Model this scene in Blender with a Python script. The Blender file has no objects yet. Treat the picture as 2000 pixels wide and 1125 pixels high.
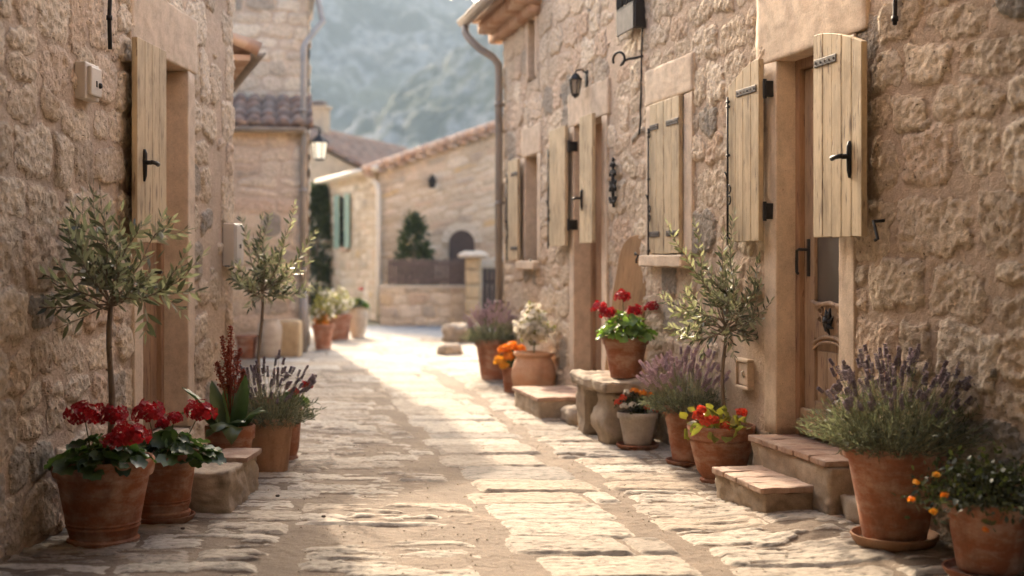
import bpy, bmesh, math
import numpy as np
from mathutils import Vector, Matrix, Euler
R = math.radians
C = bpy.context.scene.collection
SC = bpy.context.scene

# ------------------------------------------------------------------ camera, sky, sun, exposure
F, EYE, HOR = 2600.0, 1.35, 498.0
cam = bpy.data.cameras.new('camera')
cam.lens = 46.8; cam.sensor_width = 36.0; cam.shift_y = -0.03225
cam.clip_start = 0.05; cam.clip_end = 5000
cam.dof.use_dof = True; cam.dof.focus_distance = 7.1; cam.dof.aperture_fstop = 1.42
camo = bpy.data.objects.new('camera', cam); C.objects.link(camo)
camo.location = (0, 0, EYE); camo.rotation_euler = (R(90), 0, 0)
SC.camera = camo

SUN_AZ, SUN_EL = R(-14), R(25.5)
world = bpy.data.worlds.new('World'); SC.world = world; world.use_nodes = True
wn = world.node_tree
sky = wn.nodes.new('ShaderNodeTexSky'); sky.sky_type = 'NISHITA'; sky.sun_disc = False
sky.sun_elevation = SUN_EL; sky.sun_rotation = SUN_AZ
sky.dust_density = 7.0; sky.air_density = 1.0; sky.ozone_density = 1.0
bg = wn.nodes['Background']; bg.inputs['Strength'].default_value = 0.15
wn.links.new(sky.outputs[0], bg.inputs['Color'])
sunl = bpy.data.lights.new('sun', 'SUN'); sunl.energy = 2.0; sunl.angle = R(0.6); sunl.color = (1.0, 0.81, 0.60)
suno = bpy.data.objects.new('sun', sunl); C.objects.link(suno)
sv = Vector((math.sin(SUN_AZ)*math.cos(SUN_EL), math.cos(SUN_AZ)*math.cos(SUN_EL), math.sin(SUN_EL)))
suno.rotation_euler = sv.to_track_quat('Z', 'Y').to_euler(); suno.location = (-4, 20, 14)

SC.view_settings.view_transform = 'Standard'; SC.view_settings.look = 'None'
SC.view_settings.exposure = 2.58; SC.view_settings.gamma = 1.0
SC.cycles.use_denoising = True
SC.cycles.max_bounces = 7; SC.cycles.diffuse_bounces = 4; SC.cycles.transparent_max_bounces = 8
SC.cycles.volume_bounces = 0; SC.cycles.caustics_reflective = False; SC.cycles.caustics_refractive = False
SC.cycles.sample_clamp_indirect = 8.0

# ------------------------------------------------------------------ numpy noise
def _h(ix, iy, seed):
    n = (ix.astype(np.int64)*374761393 + iy.astype(np.int64)*668265263 + seed*974634917) & 0xffffffff
    n = ((n ^ (n >> 13))*1274126177) & 0xffffffff
    n = ((n ^ (n >> 16))*2246822519) & 0xffffffff
    return ((n ^ (n >> 15)) & 0xffff)/65535.0
def vn(x, y, seed=0):
    x = np.asarray(x, float); y = np.asarray(y, float)
    xi = np.floor(x); yi = np.floor(y); fx = x-xi; fy = y-yi
    fx = fx*fx*(3-2*fx); fy = fy*fy*(3-2*fy)
    a = _h(xi, yi, seed); b = _h(xi+1, yi, seed); c = _h(xi, yi+1, seed); d = _h(xi+1, yi+1, seed)
    return (a+(b-a)*fx)*(1-fy)+(c+(d-c)*fx)*fy
def fbm(x, y, seed=0, o=4, g=0.5):
    s = 0; a = 1; t = 0
    for k in range(o):
        s = s+a*vn(np.asarray(x)*2**k+k*17.3, np.asarray(y)*2**k-k*9.1, seed+k*7); t += a; a *= g
    return s/t*2-1
def sst(a, b, x):
    t = np.clip((x-a)/(b-a), 0, 1); return t*t*(3-2*t)

# ------------------------------------------------------------------ materials
class NT:
    def __init__(s, name):
        s.m = bpy.data.materials.new(name); s.m.use_nodes = True; s.t = s.m.node_tree
        s.b = s.t.nodes['Principled BSDF']; s.out = s.t.nodes['Material Output']
        s.co = None
    def n(s, t, **k):
        x = s.t.nodes.new(t)
        for a, b in k.items(): setattr(x, a, b)
        return x
    def set(s, sock, v):
        if v is None: return
        if hasattr(v, 'is_output') or hasattr(v, 'links'): s.t.links.new(v, sock)
        elif isinstance(v, (tuple, list)) and len(v) == 3 and sock.type == 'RGBA': sock.default_value = (*v, 1)
        else: sock.default_value = v
    def obj(s, scale=(1, 1, 1)):
        if s.co is None: s.co = s.n('ShaderNodeTexCoord')
        if scale == (1, 1, 1): return s.co.outputs['Object']
        m = s.n('ShaderNodeMapping'); s.t.links.new(s.co.outputs['Object'], m.inputs['Vector']); m.inputs['Scale'].default_value = scale
        return m.outputs['Vector']
    def noise(s, scale, detail=4, rough=0.55, vec=None, dist=0.0):
        x = s.n('ShaderNodeTexNoise'); s.t.links.new(vec or s.obj(), x.inputs['Vector'])
        x.inputs['Scale'].default_value = scale; x.inputs['Detail'].default_value = detail
        x.inputs['Roughness'].default_value = rough; x.inputs['Distortion'].default_value = dist
        return x.outputs['Fac']
    def voro(s, scale, vec=None, feature='F1', out='Distance'):
        x = s.n('ShaderNodeTexVoronoi', feature=feature); s.t.links.new(vec or s.obj(), x.inputs['Vector'])
        x.inputs['Scale'].default_value = scale; return x.outputs[out]
    def ramp(s, fac, stops, interp='LINEAR'):
        x = s.n('ShaderNodeValToRGB'); e = x.color_ramp; e.interpolation = interp
        while len(e.elements) < len(stops): e.elements.new(0.5)
        for k, (p, c) in enumerate(stops):
            e.elements[k].position = p
            e.elements[k].color = (c, c, c, 1) if isinstance(c, (int, float)) else (*c, 1)
        s.set(x.inputs[0], fac); return x.outputs[0]
    def mix(s, f, a, b, mode='MIX'):
        x = s.n('ShaderNodeMix', data_type='RGBA', blend_type=mode)
        s.set(x.inputs[0], f); s.set(x.inputs[6], a); s.set(x.inputs[7], b); return x.outputs[2]
    def math(s, op, a, b=None, clamp=False):
        x = s.n('ShaderNodeMath', operation=op, use_clamp=clamp); s.set(x.inputs[0], a); s.set(x.inputs[1], b); return x.outputs[0]
    def attr(s, name):
        return s.n('ShaderNodeAttribute', attribute_name=name).outputs['Fac']
    def bump(s, h, strength=0.5, dist=0.01, normal=None):
        x = s.n('ShaderNodeBump'); x.inputs['Strength'].default_value = strength; x.inputs['Distance'].default_value = dist
        s.set(x.inputs['Height'], h); s.set(x.inputs['Normal'], normal); return x.outputs[0]
    def orand(s): return s.n('ShaderNodeObjectInfo').outputs['Random']
    def island(s): return s.n('ShaderNodeNewGeometry').outputs['Random Per Island']
    def fin(s, col=None, rough=0.8, normal=None, spec=None, metal=None):
        s.set(s.b.inputs['Base Color'], col); s.set(s.b.inputs['Roughness'], rough)
        s.set(s.b.inputs['Normal'], normal)
        if spec is not None: s.b.inputs['Specular IOR Level'].default_value = spec
        if metal is not None: s.b.inputs['Metallic'].default_value = metal
        return s.m

def m_stonewall(name, mortar, stops, warm=(1, 1, 1)):
    s = NT(name)
    mk = s.attr('stone'); tn = s.attr('tint')
    st = s.ramp(tn, stops)
    n1 = s.noise(9, 5, 0.6); n2 = s.noise(38, 6, 0.65); n3 = s.noise(150, 3, 0.6)
    st = s.mix(s.ramp(n1, [(0.35, 0.0), (0.7, 0.3)]), st, (0.66, 0.55, 0.42), 'MIX')
    st = s.mix(1.0, st, s.ramp(n2, [(0.25, 0.6), (0.55, 1.0), (0.8, 1.25)]), 'MULTIPLY')
    mo = s.mix(s.ramp(s.noise(5, 4, 0.6), [(0.35, 0.0), (0.7, 1.0)]), mortar, tuple(c*0.8 for c in mortar))
    mo = s.mix(1.0, mo, s.ramp(n2, [(0.25, 0.82), (0.75, 1.12)]), 'MULTIPLY')
    mo = s.mix(1.0, mo, s.ramp(n3, [(0.3, 0.85), (0.7, 1.1)]), 'MULTIPLY')
    f = s.math('ADD', mk, s.math('MULTIPLY', s.math('SUBTRACT', n2, 0.5), 0.9))
    f = s.ramp(f, [(0.35, 0.0), (0.62, 1.0)])
    col = s.mix(f, mo, st)
    pit = s.ramp(s.noise(55, 2, 0.5), [(0.27, 1.0), (0.34, 0.0)])
    col = s.mix(s.math('MULTIPLY', s.math('MULTIPLY', pit, f), 0.75), col, (0.10, 0.07, 0.05))
    big = s.ramp(s.noise(0.9, 3, 0.6), [(0.35, 0.86), (0.65, 1.06)])
    col = s.mix(1.0, col, big, 'MULTIPLY')
    h = s.math('ADD', s.math('MULTIPLY', n2, 1.0), s.math('MULTIPLY', n3, 0.35))
    h = s.math('ADD', h, s.math('MULTIPLY', s.math('MULTIPLY', s.voro(26), f), 0.8))
    h = s.math('SUBTRACT', h, s.math('MULTIPLY', pit, s.math('MULTIPLY', f, 0.6)))
    return s.fin(col, 0.93, s.bump(h, 0.9, 0.018), 0.2)

WALL_NEAR = [(0.0, (0.73, 0.60, 0.445)), (0.2, (0.62, 0.49, 0.355)), (0.4, (0.79, 0.665, 0.51)), (0.55, (0.60, 0.435, 0.31)),
             (0.7, (0.71, 0.58, 0.425)), (0.86, (0.54, 0.425, 0.31)), (0.93, (0.40, 0.335, 0.265)), (1.0, (0.25, 0.225, 0.19))]
M = {}
M['wall'] = m_stonewall('rubble_stone', (0.63, 0.485, 0.36), WALL_NEAR)
M['wall_pale'] = m_stonewall('pale_rubble_stone', (0.62, 0.48, 0.335),
    [(0.0, (0.68, 0.56, 0.41)), (0.25, (0.50, 0.38, 0.26)), (0.5, (0.76, 0.64, 0.49)), (0.7, (0.56, 0.39, 0.26)), (0.85, (0.46, 0.38, 0.29)), (1.0, (0.62, 0.42, 0.21))])

def m_plaster(name, a, b, rough=0.9):
    s = NT(name)
    c = s.mix(s.ramp(s.noise(3.5, 5, 0.6), [(0.3, 0.0), (0.7, 1.0)]), a, b)
    c = s.mix(1.0, c, s.ramp(s.noise(120, 3, 0.7), [(0.3, 0.85), (0.7, 1.1)]), 'MULTIPLY')
    c = s.mix(1.0, c, s.ramp(s.noise(11, 6, 0.7), [(0.3, 0.74), (0.55, 1.0), (0.75, 1.1)]), 'MULTIPLY')
    sp = s.ramp(s.noise(70, 2, 0.5), [(0.24, 1.0), (0.30, 0.0)])
    c = s.mix(s.math('MULTIPLY', sp, 0.6), c, (0.2, 0.13, 0.09))
    h = s.math('SUBTRACT', s.noise(60, 6, 0.7), s.math('MULTIPLY', sp, 0.4))
    return s.fin(c, rough, s.bump(h, 0.35, 0.006), 0.2)
M['plaster'] = m_plaster('dressed_stone', (0.66, 0.53, 0.40), (0.55, 0.43, 0.315))
M['concrete'] = m_plaster('rough_render', (0.46, 0.36, 0.26), (0.28, 0.215, 0.155))
M['cap'] = m_plaster('pale_cap_stone', (0.62, 0.52, 0.40), (0.52, 0.43, 0.32))
M['benchstone'] = m_plaster('weathered_stone', (0.48, 0.385, 0.28), (0.29, 0.23, 0.17))
M['pillar'] = m_plaster('yellow_pillar_stone', (0.52, 0.38, 0.22), (0.46, 0.33, 0.19))

def m_wood(name, a, b, dark, axis='z', scale=1.0, knots=True, rough=0.7):
    s = NT(name)
    sc = {'z': (60, 60, 3.0), 'x': (3.0, 60, 60)}[axis]
    v = s.obj(tuple(c*scale for c in sc))
    g = s.noise(1.0, 5, 0.6, v, 0.4)
    c = s.mix(s.ramp(g, [(0.3, 0.0), (0.7, 1.0)]), a, b)
    c = s.mix(1.0, c, s.ramp(s.noise(3.5, 6, 0.7, s.obj((2.2, 2.2, 0.8) if axis == 'z' else (.8, 2.2, 2.2))), [(0.3, 0.62), (0.55, 1.0), (0.7, 1.12)]), 'MULTIPLY')
    cr = s.ramp(s.noise(1.0, 3, 0.6, s.obj(tuple(c*scale*1.0 for c in ((45, 45, 6) if axis == 'z' else (6, 45, 45))))), [(0.60, 0.0), (0.67, 1.0)])
    c = s.mix(s.math('MULTIPLY', cr, 0.7), c, dark)
    if knots:
        kn = s.ramp(s.voro(1.0, s.obj((9, 9, 3.2))), [(0.07, 1.0), (0.22, 0.0)])
        kn = s.math('MULTIPLY', kn, s.ramp(s.noise(2.2, 2), [(0.44, 0.0), (0.52, 1.0)]))
        c = s.mix(s.math('MULTIPLY', kn, 0.75), c, dark)
    h = s.math('SUBTRACT', g, s.math('MULTIPLY', cr, 0.8))
    return s.fin(c, rough, s.bump(h, 0.4, 0.004), 0.3)
M['shutter'] = m_wood('weathered_cream_wood', (0.53, 0.42, 0.27), (0.44, 0.34, 0.215), (0.11, 0.07, 0.045))
M['door'] = m_wood('bare_oak', (0.38, 0.235, 0.135), (0.30, 0.175, 0.10), (0.12, 0.05, 0.03), knots=False)
M['doorgrey'] = m_wood('worn_oak', (0.40, 0.28, 0.18), (0.30, 0.20, 0.13), (0.13, 0.055, 0.035), knots=False)
M['board'] = m_wood('pale_plank', (0.47, 0.29, 0.14), (0.36, 0.21, 0.10), (0.2, 0.1, 0.05), knots=False)
M['bark'] = m_wood('olive_bark', (0.27, 0.21, 0.155), (0.19, 0.145, 0.105), (0.08, 0.06, 0.045), scale=2.0, knots=False, rough=0.9)

def m_terra(name, a, b, chalk, amt):
    s = NT(name)
    r = s.orand()
    c = s.mix(s.ramp(s.noise(4, 5, 0.6), [(0.3, 0.0), (0.7, 1.0)]), a, b)
    c = s.mix(1.0, c, s.ramp(r, [(0.0, (0.72, 0.70, 0.70)), (0.5, (1.0, 1.0, 1.0)), (1.0, (1.15, 1.25, 1.35))]), 'MULTIPLY')
    ch = s.ramp(s.noise(6, 7, 0.7, s.obj((1, 1, 2.2))), [(0.44, 0.0), (0.68, 1.0)])
    c = s.mix(s.math('MULTIPLY', ch, amt), c, chalk)
    st = s.ramp(s.noise(3, 6, 0.65, s.obj((1.6, 1.6, 0.6))), [(0.48, 0.0), (0.66, 1.0)])
    c = s.mix(s.math('MULTIPLY', st, 0.6), c, tuple(x*0.45 for x in a))
    c = s.mix(1.0, c, s.ramp(s.noise(90, 3, 0.6), [(0.3, 0.88), (0.7, 1.08)]), 'MULTIPLY')
    return s.fin(c, 0.85, s.bump(s.noise(110, 5, 0.65), 0.25, 0.004), 0.25)
M['terra'] = m_terra('terracotta', (0.28, 0.10, 0.05), (0.36, 0.15, 0.08), (0.60, 0.46, 0.36), 0.62)
M['terra_pale'] = m_terra('pale_terracotta', (0.48, 0.24, 0.13), (0.54, 0.30, 0.17), (0.62, 0.46, 0.32), 0.5)
M['terra_dark'] = m_terra('brown_terracotta', (0.33, 0.175, 0.095), (0.38, 0.21, 0.12), (0.46, 0.33, 0.23), 0.4)
M['whitepot'] = m_terra('limewashed_clay', (0.46, 0.40, 0.33), (0.54, 0.48, 0.40), (0.62, 0.58, 0.50), 0.6)
M['tilecap'] = m_terra('worn_brick_paver', (0.38, 0.235, 0.165), (0.44, 0.29, 0.205), (0.54, 0.43, 0.33), 0.7)

def m_flat(name, col, rough=0.6, metal=0.0, var=0.15, bump=0.15, nsc=40, spec=0.4):
    s = NT(name)
    c = s.mix(s.ramp(s.noise(nsc*0.25, 5, 0.6), [(0.3, 0.0), (0.7, 1.0)]), col, tuple(x*(1-var) for x in col))
    return s.fin(c, rough, s.bump(s.noise(nsc, 5, 0.6), bump, 0.004), spec, metal)
M['iron'] = m_flat('wrought_iron', (0.022, 0.019, 0.018), 0.6, 0.3, 0.3)
M['ironrust'] = m_flat('grey_iron', (0.12, 0.105, 0.095), 0.65, 0.3, 0.5)
M['zinc'] = m_flat('weathered_zinc', (0.33, 0.28, 0.235), 0.55, 0.25, 0.35, nsc=12)
M['creampipe'] = m_flat('cream_painted_metal', (0.62, 0.54, 0.43), 0.5, 0.0, 0.15)
M['plastic'] = m_flat('off_white_plastic', (0.58, 0.52, 0.45), 0.45, 0.0, 0.12, 0.05)
M['slot'] = m_flat('dark_slot', (0.03, 0.025, 0.02), 0.7)
M['soil'] = m_flat('potting_soil', (0.035, 0.024, 0.017), 0.95, 0, 0.5, 1.0, 70)
M['green_paint'] = m_flat('green_shutter_paint', (0.24, 0.33, 0.255), 0.6, 0, 0.2)
M['darkwood'] = m_flat('dark_gate_wood', (0.075, 0.048, 0.038), 0.75, 0, 0.35)
M['fencewood'] = m_flat('grey_brown_fence_wood', (0.135, 0.095, 0.08), 0.8, 0, 0.35)
M['inside'] = m_flat('dim_interior', (0.03, 0.025, 0.022), 0.9)
M['asphalt'] = m_flat('grey_asphalt', (0.20, 0.20, 0.20), 0.9, 0, 0.25, 0.5, 60)
M['clay_white'] = m_terra('cream_glazed_clay', (0.52, 0.43, 0.32), (0.60, 0.50, 0.39), (0.64, 0.56, 0.45), 0.5)
M['grit_stone'] = m_flat('pale_grit', (0.46, 0.38, 0.29), 0.9, 0, 0.4)
s = NT('window_glass'); s.fin((0.10, 0.085, 0.072), 0.12, None, 0.6); M['glass'] = s.m
s = NT('frosted_lamp_glass'); s.fin((0.85, 0.80, 0.70), 0.4)
tr = s.n('ShaderNodeBsdfTranslucent'); tr.inputs[0].default_value = (0.95, 0.88, 0.75, 1); mx = s.n('ShaderNodeMixShader'); mx.inputs[0].default_value = 0.6
s.b.inputs['Emission Color'].default_value = (1, .9, .72, 1); s.b.inputs['Emission Strength'].default_value = 0.22
s.t.links.new(s.b.outputs[0], mx.inputs[1]); s.t.links.new(tr.outputs[0], mx.inputs[2]); s.t.links.new(mx.outputs[0], s.out.inputs[0]); M['lampglass'] = s.m

s = NT('lantern_glass'); s.fin((0.30, 0.27, 0.22), 0.15, None, 0.6); M['lanternglass'] = s.m
s = NT('barrel_roof_tiles')
c = s.ramp(s.voro(4.5, None, 'F1', 'Color'), [(0.1, (0.17, 0.105, 0.08)), (0.4, (0.27, 0.16, 0.11)), (0.6, (0.22, 0.16, 0.125)), (0.9, (0.34, 0.22, 0.15))])
c = s.mix(s.ramp(s.noise(14, 6, 0.7), [(0.45, 0.0), (0.7, 0.8)]), c, (0.13, 0.115, 0.10))
M['tiles'] = s.fin(c, 0.9, s.bump(s.noise(60, 4), 0.3, 0.006), 0.25)
s = NT('warm_roof_tiles')
c = s.ramp(s.voro(5, None, 'F1', 'Color'), [(0.1, (0.38, 0.23, 0.155)), (0.5, (0.46, 0.31, 0.22)), (0.9, (0.52, 0.39, 0.29))])
M['tiles_warm'] = s.fin(c, 0.9, s.bump(s.noise(60, 4), 0.3, 0.006), 0.25)

def m_leaf(name, a, b, under=None, trans=0.35, rough=0.5, tcol=None, spec=0.4):
    s = NT(name)
    c = s.ramp(s.island(), [(0.0, a), (0.5, tuple((x+y)/2 for x, y in zip(a, b))), (1.0, b)])
    c = s.mix(1.0, c, s.ramp(s.noise(25, 3), [(0.3, 0.75), (0.7, 1.15)]), 'MULTIPLY')
    if under:
        g = s.n('ShaderNodeNewGeometry')
        c = s.mix(s.math('MULTIPLY', g.outputs['Backfacing'], 0.8), c, under)
    s.fin(c, rough, None, spec)
    t = s.n('ShaderNodeBsdfTranslucent')
    s.set(t.inputs[0], s.mix(1.0, c, tcol or (1.5, 1.6, 0.8), 'MULTIPLY'))
    m = s.n('ShaderNodeMixShader'); m.inputs[0].default_value = trans
    s.t.links.new(s.b.outputs[0], m.inputs[1]); s.t.links.new(t.outputs[0], m.inputs[2]); s.t.links.new(m.outputs[0], s.out.inputs[0])
    return s.m
M['olive'] = m_leaf('olive_leaves', (0.040, 0.046, 0.030), (0.112, 0.116, 0.083), (0.25, 0.255, 0.205), 0.36, 0.30, (2.0, 2.05, 1.25), 0.65)
M['geran'] = m_leaf('geranium_leaves', (0.030, 0.060, 0.020), (0.085, 0.135, 0.045), None, 0.35, 0.45)
M['geran_lit'] = m_leaf('sunlit_geranium_leaves', (0.08, 0.15, 0.03), (0.18, 0.27, 0.07), None, 0.48, 0.45, (1.7, 1.8, 0.8))  # brighter copy of the geranium leaves, sunlight put into the colour
M['redf'] = m_leaf('red_petals', (0.24, 0.004, 0.010), (0.42, 0.010, 0.018), None, 0.3, 0.6, (1.3, 0.8, 0.8))
M['lavleaf'] = m_leaf('lavender_leaves', (0.072, 0.082, 0.055), (0.17, 0.18, 0.13), None, 0.34, 0.6, (1.6, 1.65, 1.15), 0.3)
M['lavstem'] = m_leaf('lavender_stems', (0.26, 0.24, 0.15), (0.38, 0.34, 0.23), None, 0.2, 0.7, None, 0.2)
M['lavflower'] = m_leaf('lavender_flowers', (0.165, 0.130, 0.155), (0.37, 0.31, 0.335), None, 0.35, 0.7, (1.5, 1.35, 1.4), 0.2)
M['broad'] = m_leaf('broad_dark_leaves', (0.028, 0.055, 0.022), (0.05, 0.085, 0.032), (0.10, 0.13, 0.06), 0.3, 0.35)
M['lavpale'] = m_leaf('pale_lavender_flowers', (0.36, 0.28, 0.32), (0.56, 0.46, 0.48), None, 0.45, 0.7, (1.5, 1.35, 1.4), 0.2)
M['plume'] = m_leaf('rust_red_plume', (0.26, 0.05, 0.03), (0.44, 0.11, 0.065), None, 0.3, 0.8, (1.4, 0.9, 0.8), 0.2)
M['smallleaf'] = m_leaf('small_dark_leaves', (0.028, 0.038, 0.016), (0.075, 0.085, 0.03), None, 0.3, 0.5)
M['yellowf'] = m_leaf('yellow_petals', (0.75, 0.36, 0.02), (0.85, 0.50, 0.05), None, 0.35, 0.6, (1.2, 1.0, 0.6))
M['orangef'] = m_leaf('orange_petals', (0.80, 0.22, 0.015), (0.85, 0.36, 0.03), None, 0.35, 0.6, (1.2, 1.0, 0.6))
M['whitef'] = m_leaf('cream_white_blossom', (0.72, 0.66, 0.56), (0.85, 0.80, 0.70), None, 0.4, 0.6, (1, 1, 0.95))
M['coralf'] = m_leaf('coral_red_petals', (0.62, 0.06, 0.03), (0.75, 0.13, 0.06), None, 0.35, 0.5, (1.2, 0.9, 0.8))
M['yleaf'] = m_leaf('yellow_green_leaves', (0.30, 0.24, 0.04), (0.22, 0.24, 0.07), None, 0.45, 0.45)
M['hedge'] = m_leaf('dense_hedge_leaves', (0.025, 0.040, 0.018), (0.07, 0.095, 0.04), None, 0.25, 0.6)
M['palebush'] = m_leaf('yellowish_shrub_leaves', (0.16, 0.16, 0.06), (0.30, 0.27, 0.12), None, 0.4, 0.5)
M['dryleaf'] = m_leaf('dry_leaves', (0.10, 0.06, 0.03), (0.22, 0.15, 0.07), None, 0.2, 0.8)
M['stalk'] = m_leaf('green_stalks', (0.10, 0.12, 0.05), (0.16, 0.15, 0.07), None, 0.2, 0.6)

# street
s = NT('flagstones_and_grit')
mk = s.attr('stone'); tn = s.attr('tint')
n2 = s.noise(28, 6, 0.65, s.obj((1, 1.7, 1))); n3 = s.noise(180, 3, 0.6); n4 = s.noise(7, 5, 0.65, s.obj((1, 2.2, 1)))
slab = s.ramp(tn, [(0.0, (0.37, 0.32, 0.255)), (0.3, (0.45, 0.395, 0.32)), (0.5, (0.31, 0.26, 0.205)), (0.7, (0.41, 0.35, 0.275)), (0.85, (0.35, 0.28, 0.205)), (1.0, (0.25, 0.22, 0.185))])
slab = s.mix(1.0, slab, s.ramp(n4, [(0.28, 0.58), (0.5, 1.0), (0.75, 1.15)]), 'MULTIPLY')
slab = s.mix(1.0, slab, s.ramp(n2, [(0.32, 0.45), (0.48, 1.0), (0.75, 1.15)]), 'MULTIPLY')
grit = s.mix(s.ramp(s.noise(2.3, 4, 0.6), [(0.3, 0.0), (0.7, 1.0)]), (0.165, 0.12, 0.083), (0.235, 0.175, 0.122))
grit = s.mix(1.0, grit, s.ramp(n3, [(0.25, 0.55), (0.5, 1.0), (0.8, 1.35)]), 'MULTIPLY')
grit = s.mix(1.0, grit, s.ramp(s.voro(110), [(0.0, 1.25), (0.5, 0.85)]), 'MULTIPLY')
f = s.math('ADD', mk, s.math('MULTIPLY', s.math('SUBTRACT', n2, 0.5), 0.7))
f = s.ramp(f, [(0.38, 0.0), (0.6, 1.0)])
c = s.mix(f, grit, slab)
h = s.math('ADD', s.math('MULTIPLY', n2, 1.0), s.math('MULTIPLY', n3, 0.5))
M['street'] = s.fin(c, 0.88, s.bump(h, 0.6, 0.008), 0.25)
s = NT('dry_ground'); c = s.mix(s.ramp(s.noise(0.4, 6, 0.6), [(0.3, 0.0), (0.7, 1.0)]), (0.27, 0.21, 0.14), (0.20, 0.19, 0.11))
M['ground'] = s.fin(c, 0.95, s.bump(s.noise(3, 6), 0.4, 0.05), 0.1)
s = NT('scrub_and_rock_mountain')
gn = s.noise(0.035, 8, 0.7)
c = s.mix(s.ramp(gn, [(0.46, 0.0), (0.53, 1.0)]), (0.030, 0.044, 0.034), (0.20, 0.195, 0.18))
c = s.mix(s.ramp(s.noise(0.22, 6, 0.75), [(0.48, 0.0), (0.54, 0.85)]), c, (0.035, 0.045, 0.03))
c = s.mix(s.ramp(s.noise(0.012, 5, 0.6), [(0.5, 0.0), (0.7, 0.6)]), c, (0.12, 0.12, 0.055))
M['mountain'] = s.fin(c, 0.95, s.bump(s.noise(0.08, 6, 0.7), 0.5, 3.0), 0.1)

# ------------------------------------------------------------------ geometry helpers
def gz(y): return F*EYE/(y-HOR)                     # depth of a ground point seen at photo row y
def xat(px, z): return (px-1000)/F*z
def hat(py, z): return EYE-(py-HOR)/F*z
def link(name, me, mat, parent=None, smooth=False):
    o = bpy.data.objects.new(name, me); C.objects.link(o)
    if mat is not None: me.materials.append(M[mat] if isinstance(mat, str) else mat)
    if parent is not None: o.parent = parent
    if smooth: me.polygons.foreach_set('use_smooth', [True]*len(me.polygons))
    return o
def tag(o, label, cat, group=None, kind=None):
    o['label'] = label; o['category'] = cat
    if group: o['group'] = group
    if kind: o['kind'] = kind
    return o
def empty(name, loc, rz=0.0, label=None, cat=None, group=None):
    o = bpy.data.objects.new(name, None); C.objects.link(o); o.empty_display_size = 0.1
    o.location = loc; o.rotation_euler = (0, 0, rz)
    if label: tag(o, label, cat, group)
    return o
def npmesh(name, V, Q, attrs=None):
    V = np.asarray(V, np.float32); Q = np.asarray(Q, np.int32)
    me = bpy.data.meshes.new(name); n, k = Q.shape
    me.vertices.add(len(V)); me.vertices.foreach_set('co', V.ravel())
    me.loops.add(n*k); me.loops.foreach_set('vertex_index', Q.ravel())
    me.polygons.add(n); me.polygons.foreach_set('loop_start', np.arange(0, n*k, k, dtype=np.int32))
    me.polygons.foreach_set('loop_total', np.full(n, k, np.int32))
    me.update(calc_edges=True)
    for a, v in (attrs or {}).items():
        at = me.attributes.new(a, 'FLOAT', 'POINT'); at.data.foreach_set('value', np.asarray(v, np.float32).ravel())
    return me

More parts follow.
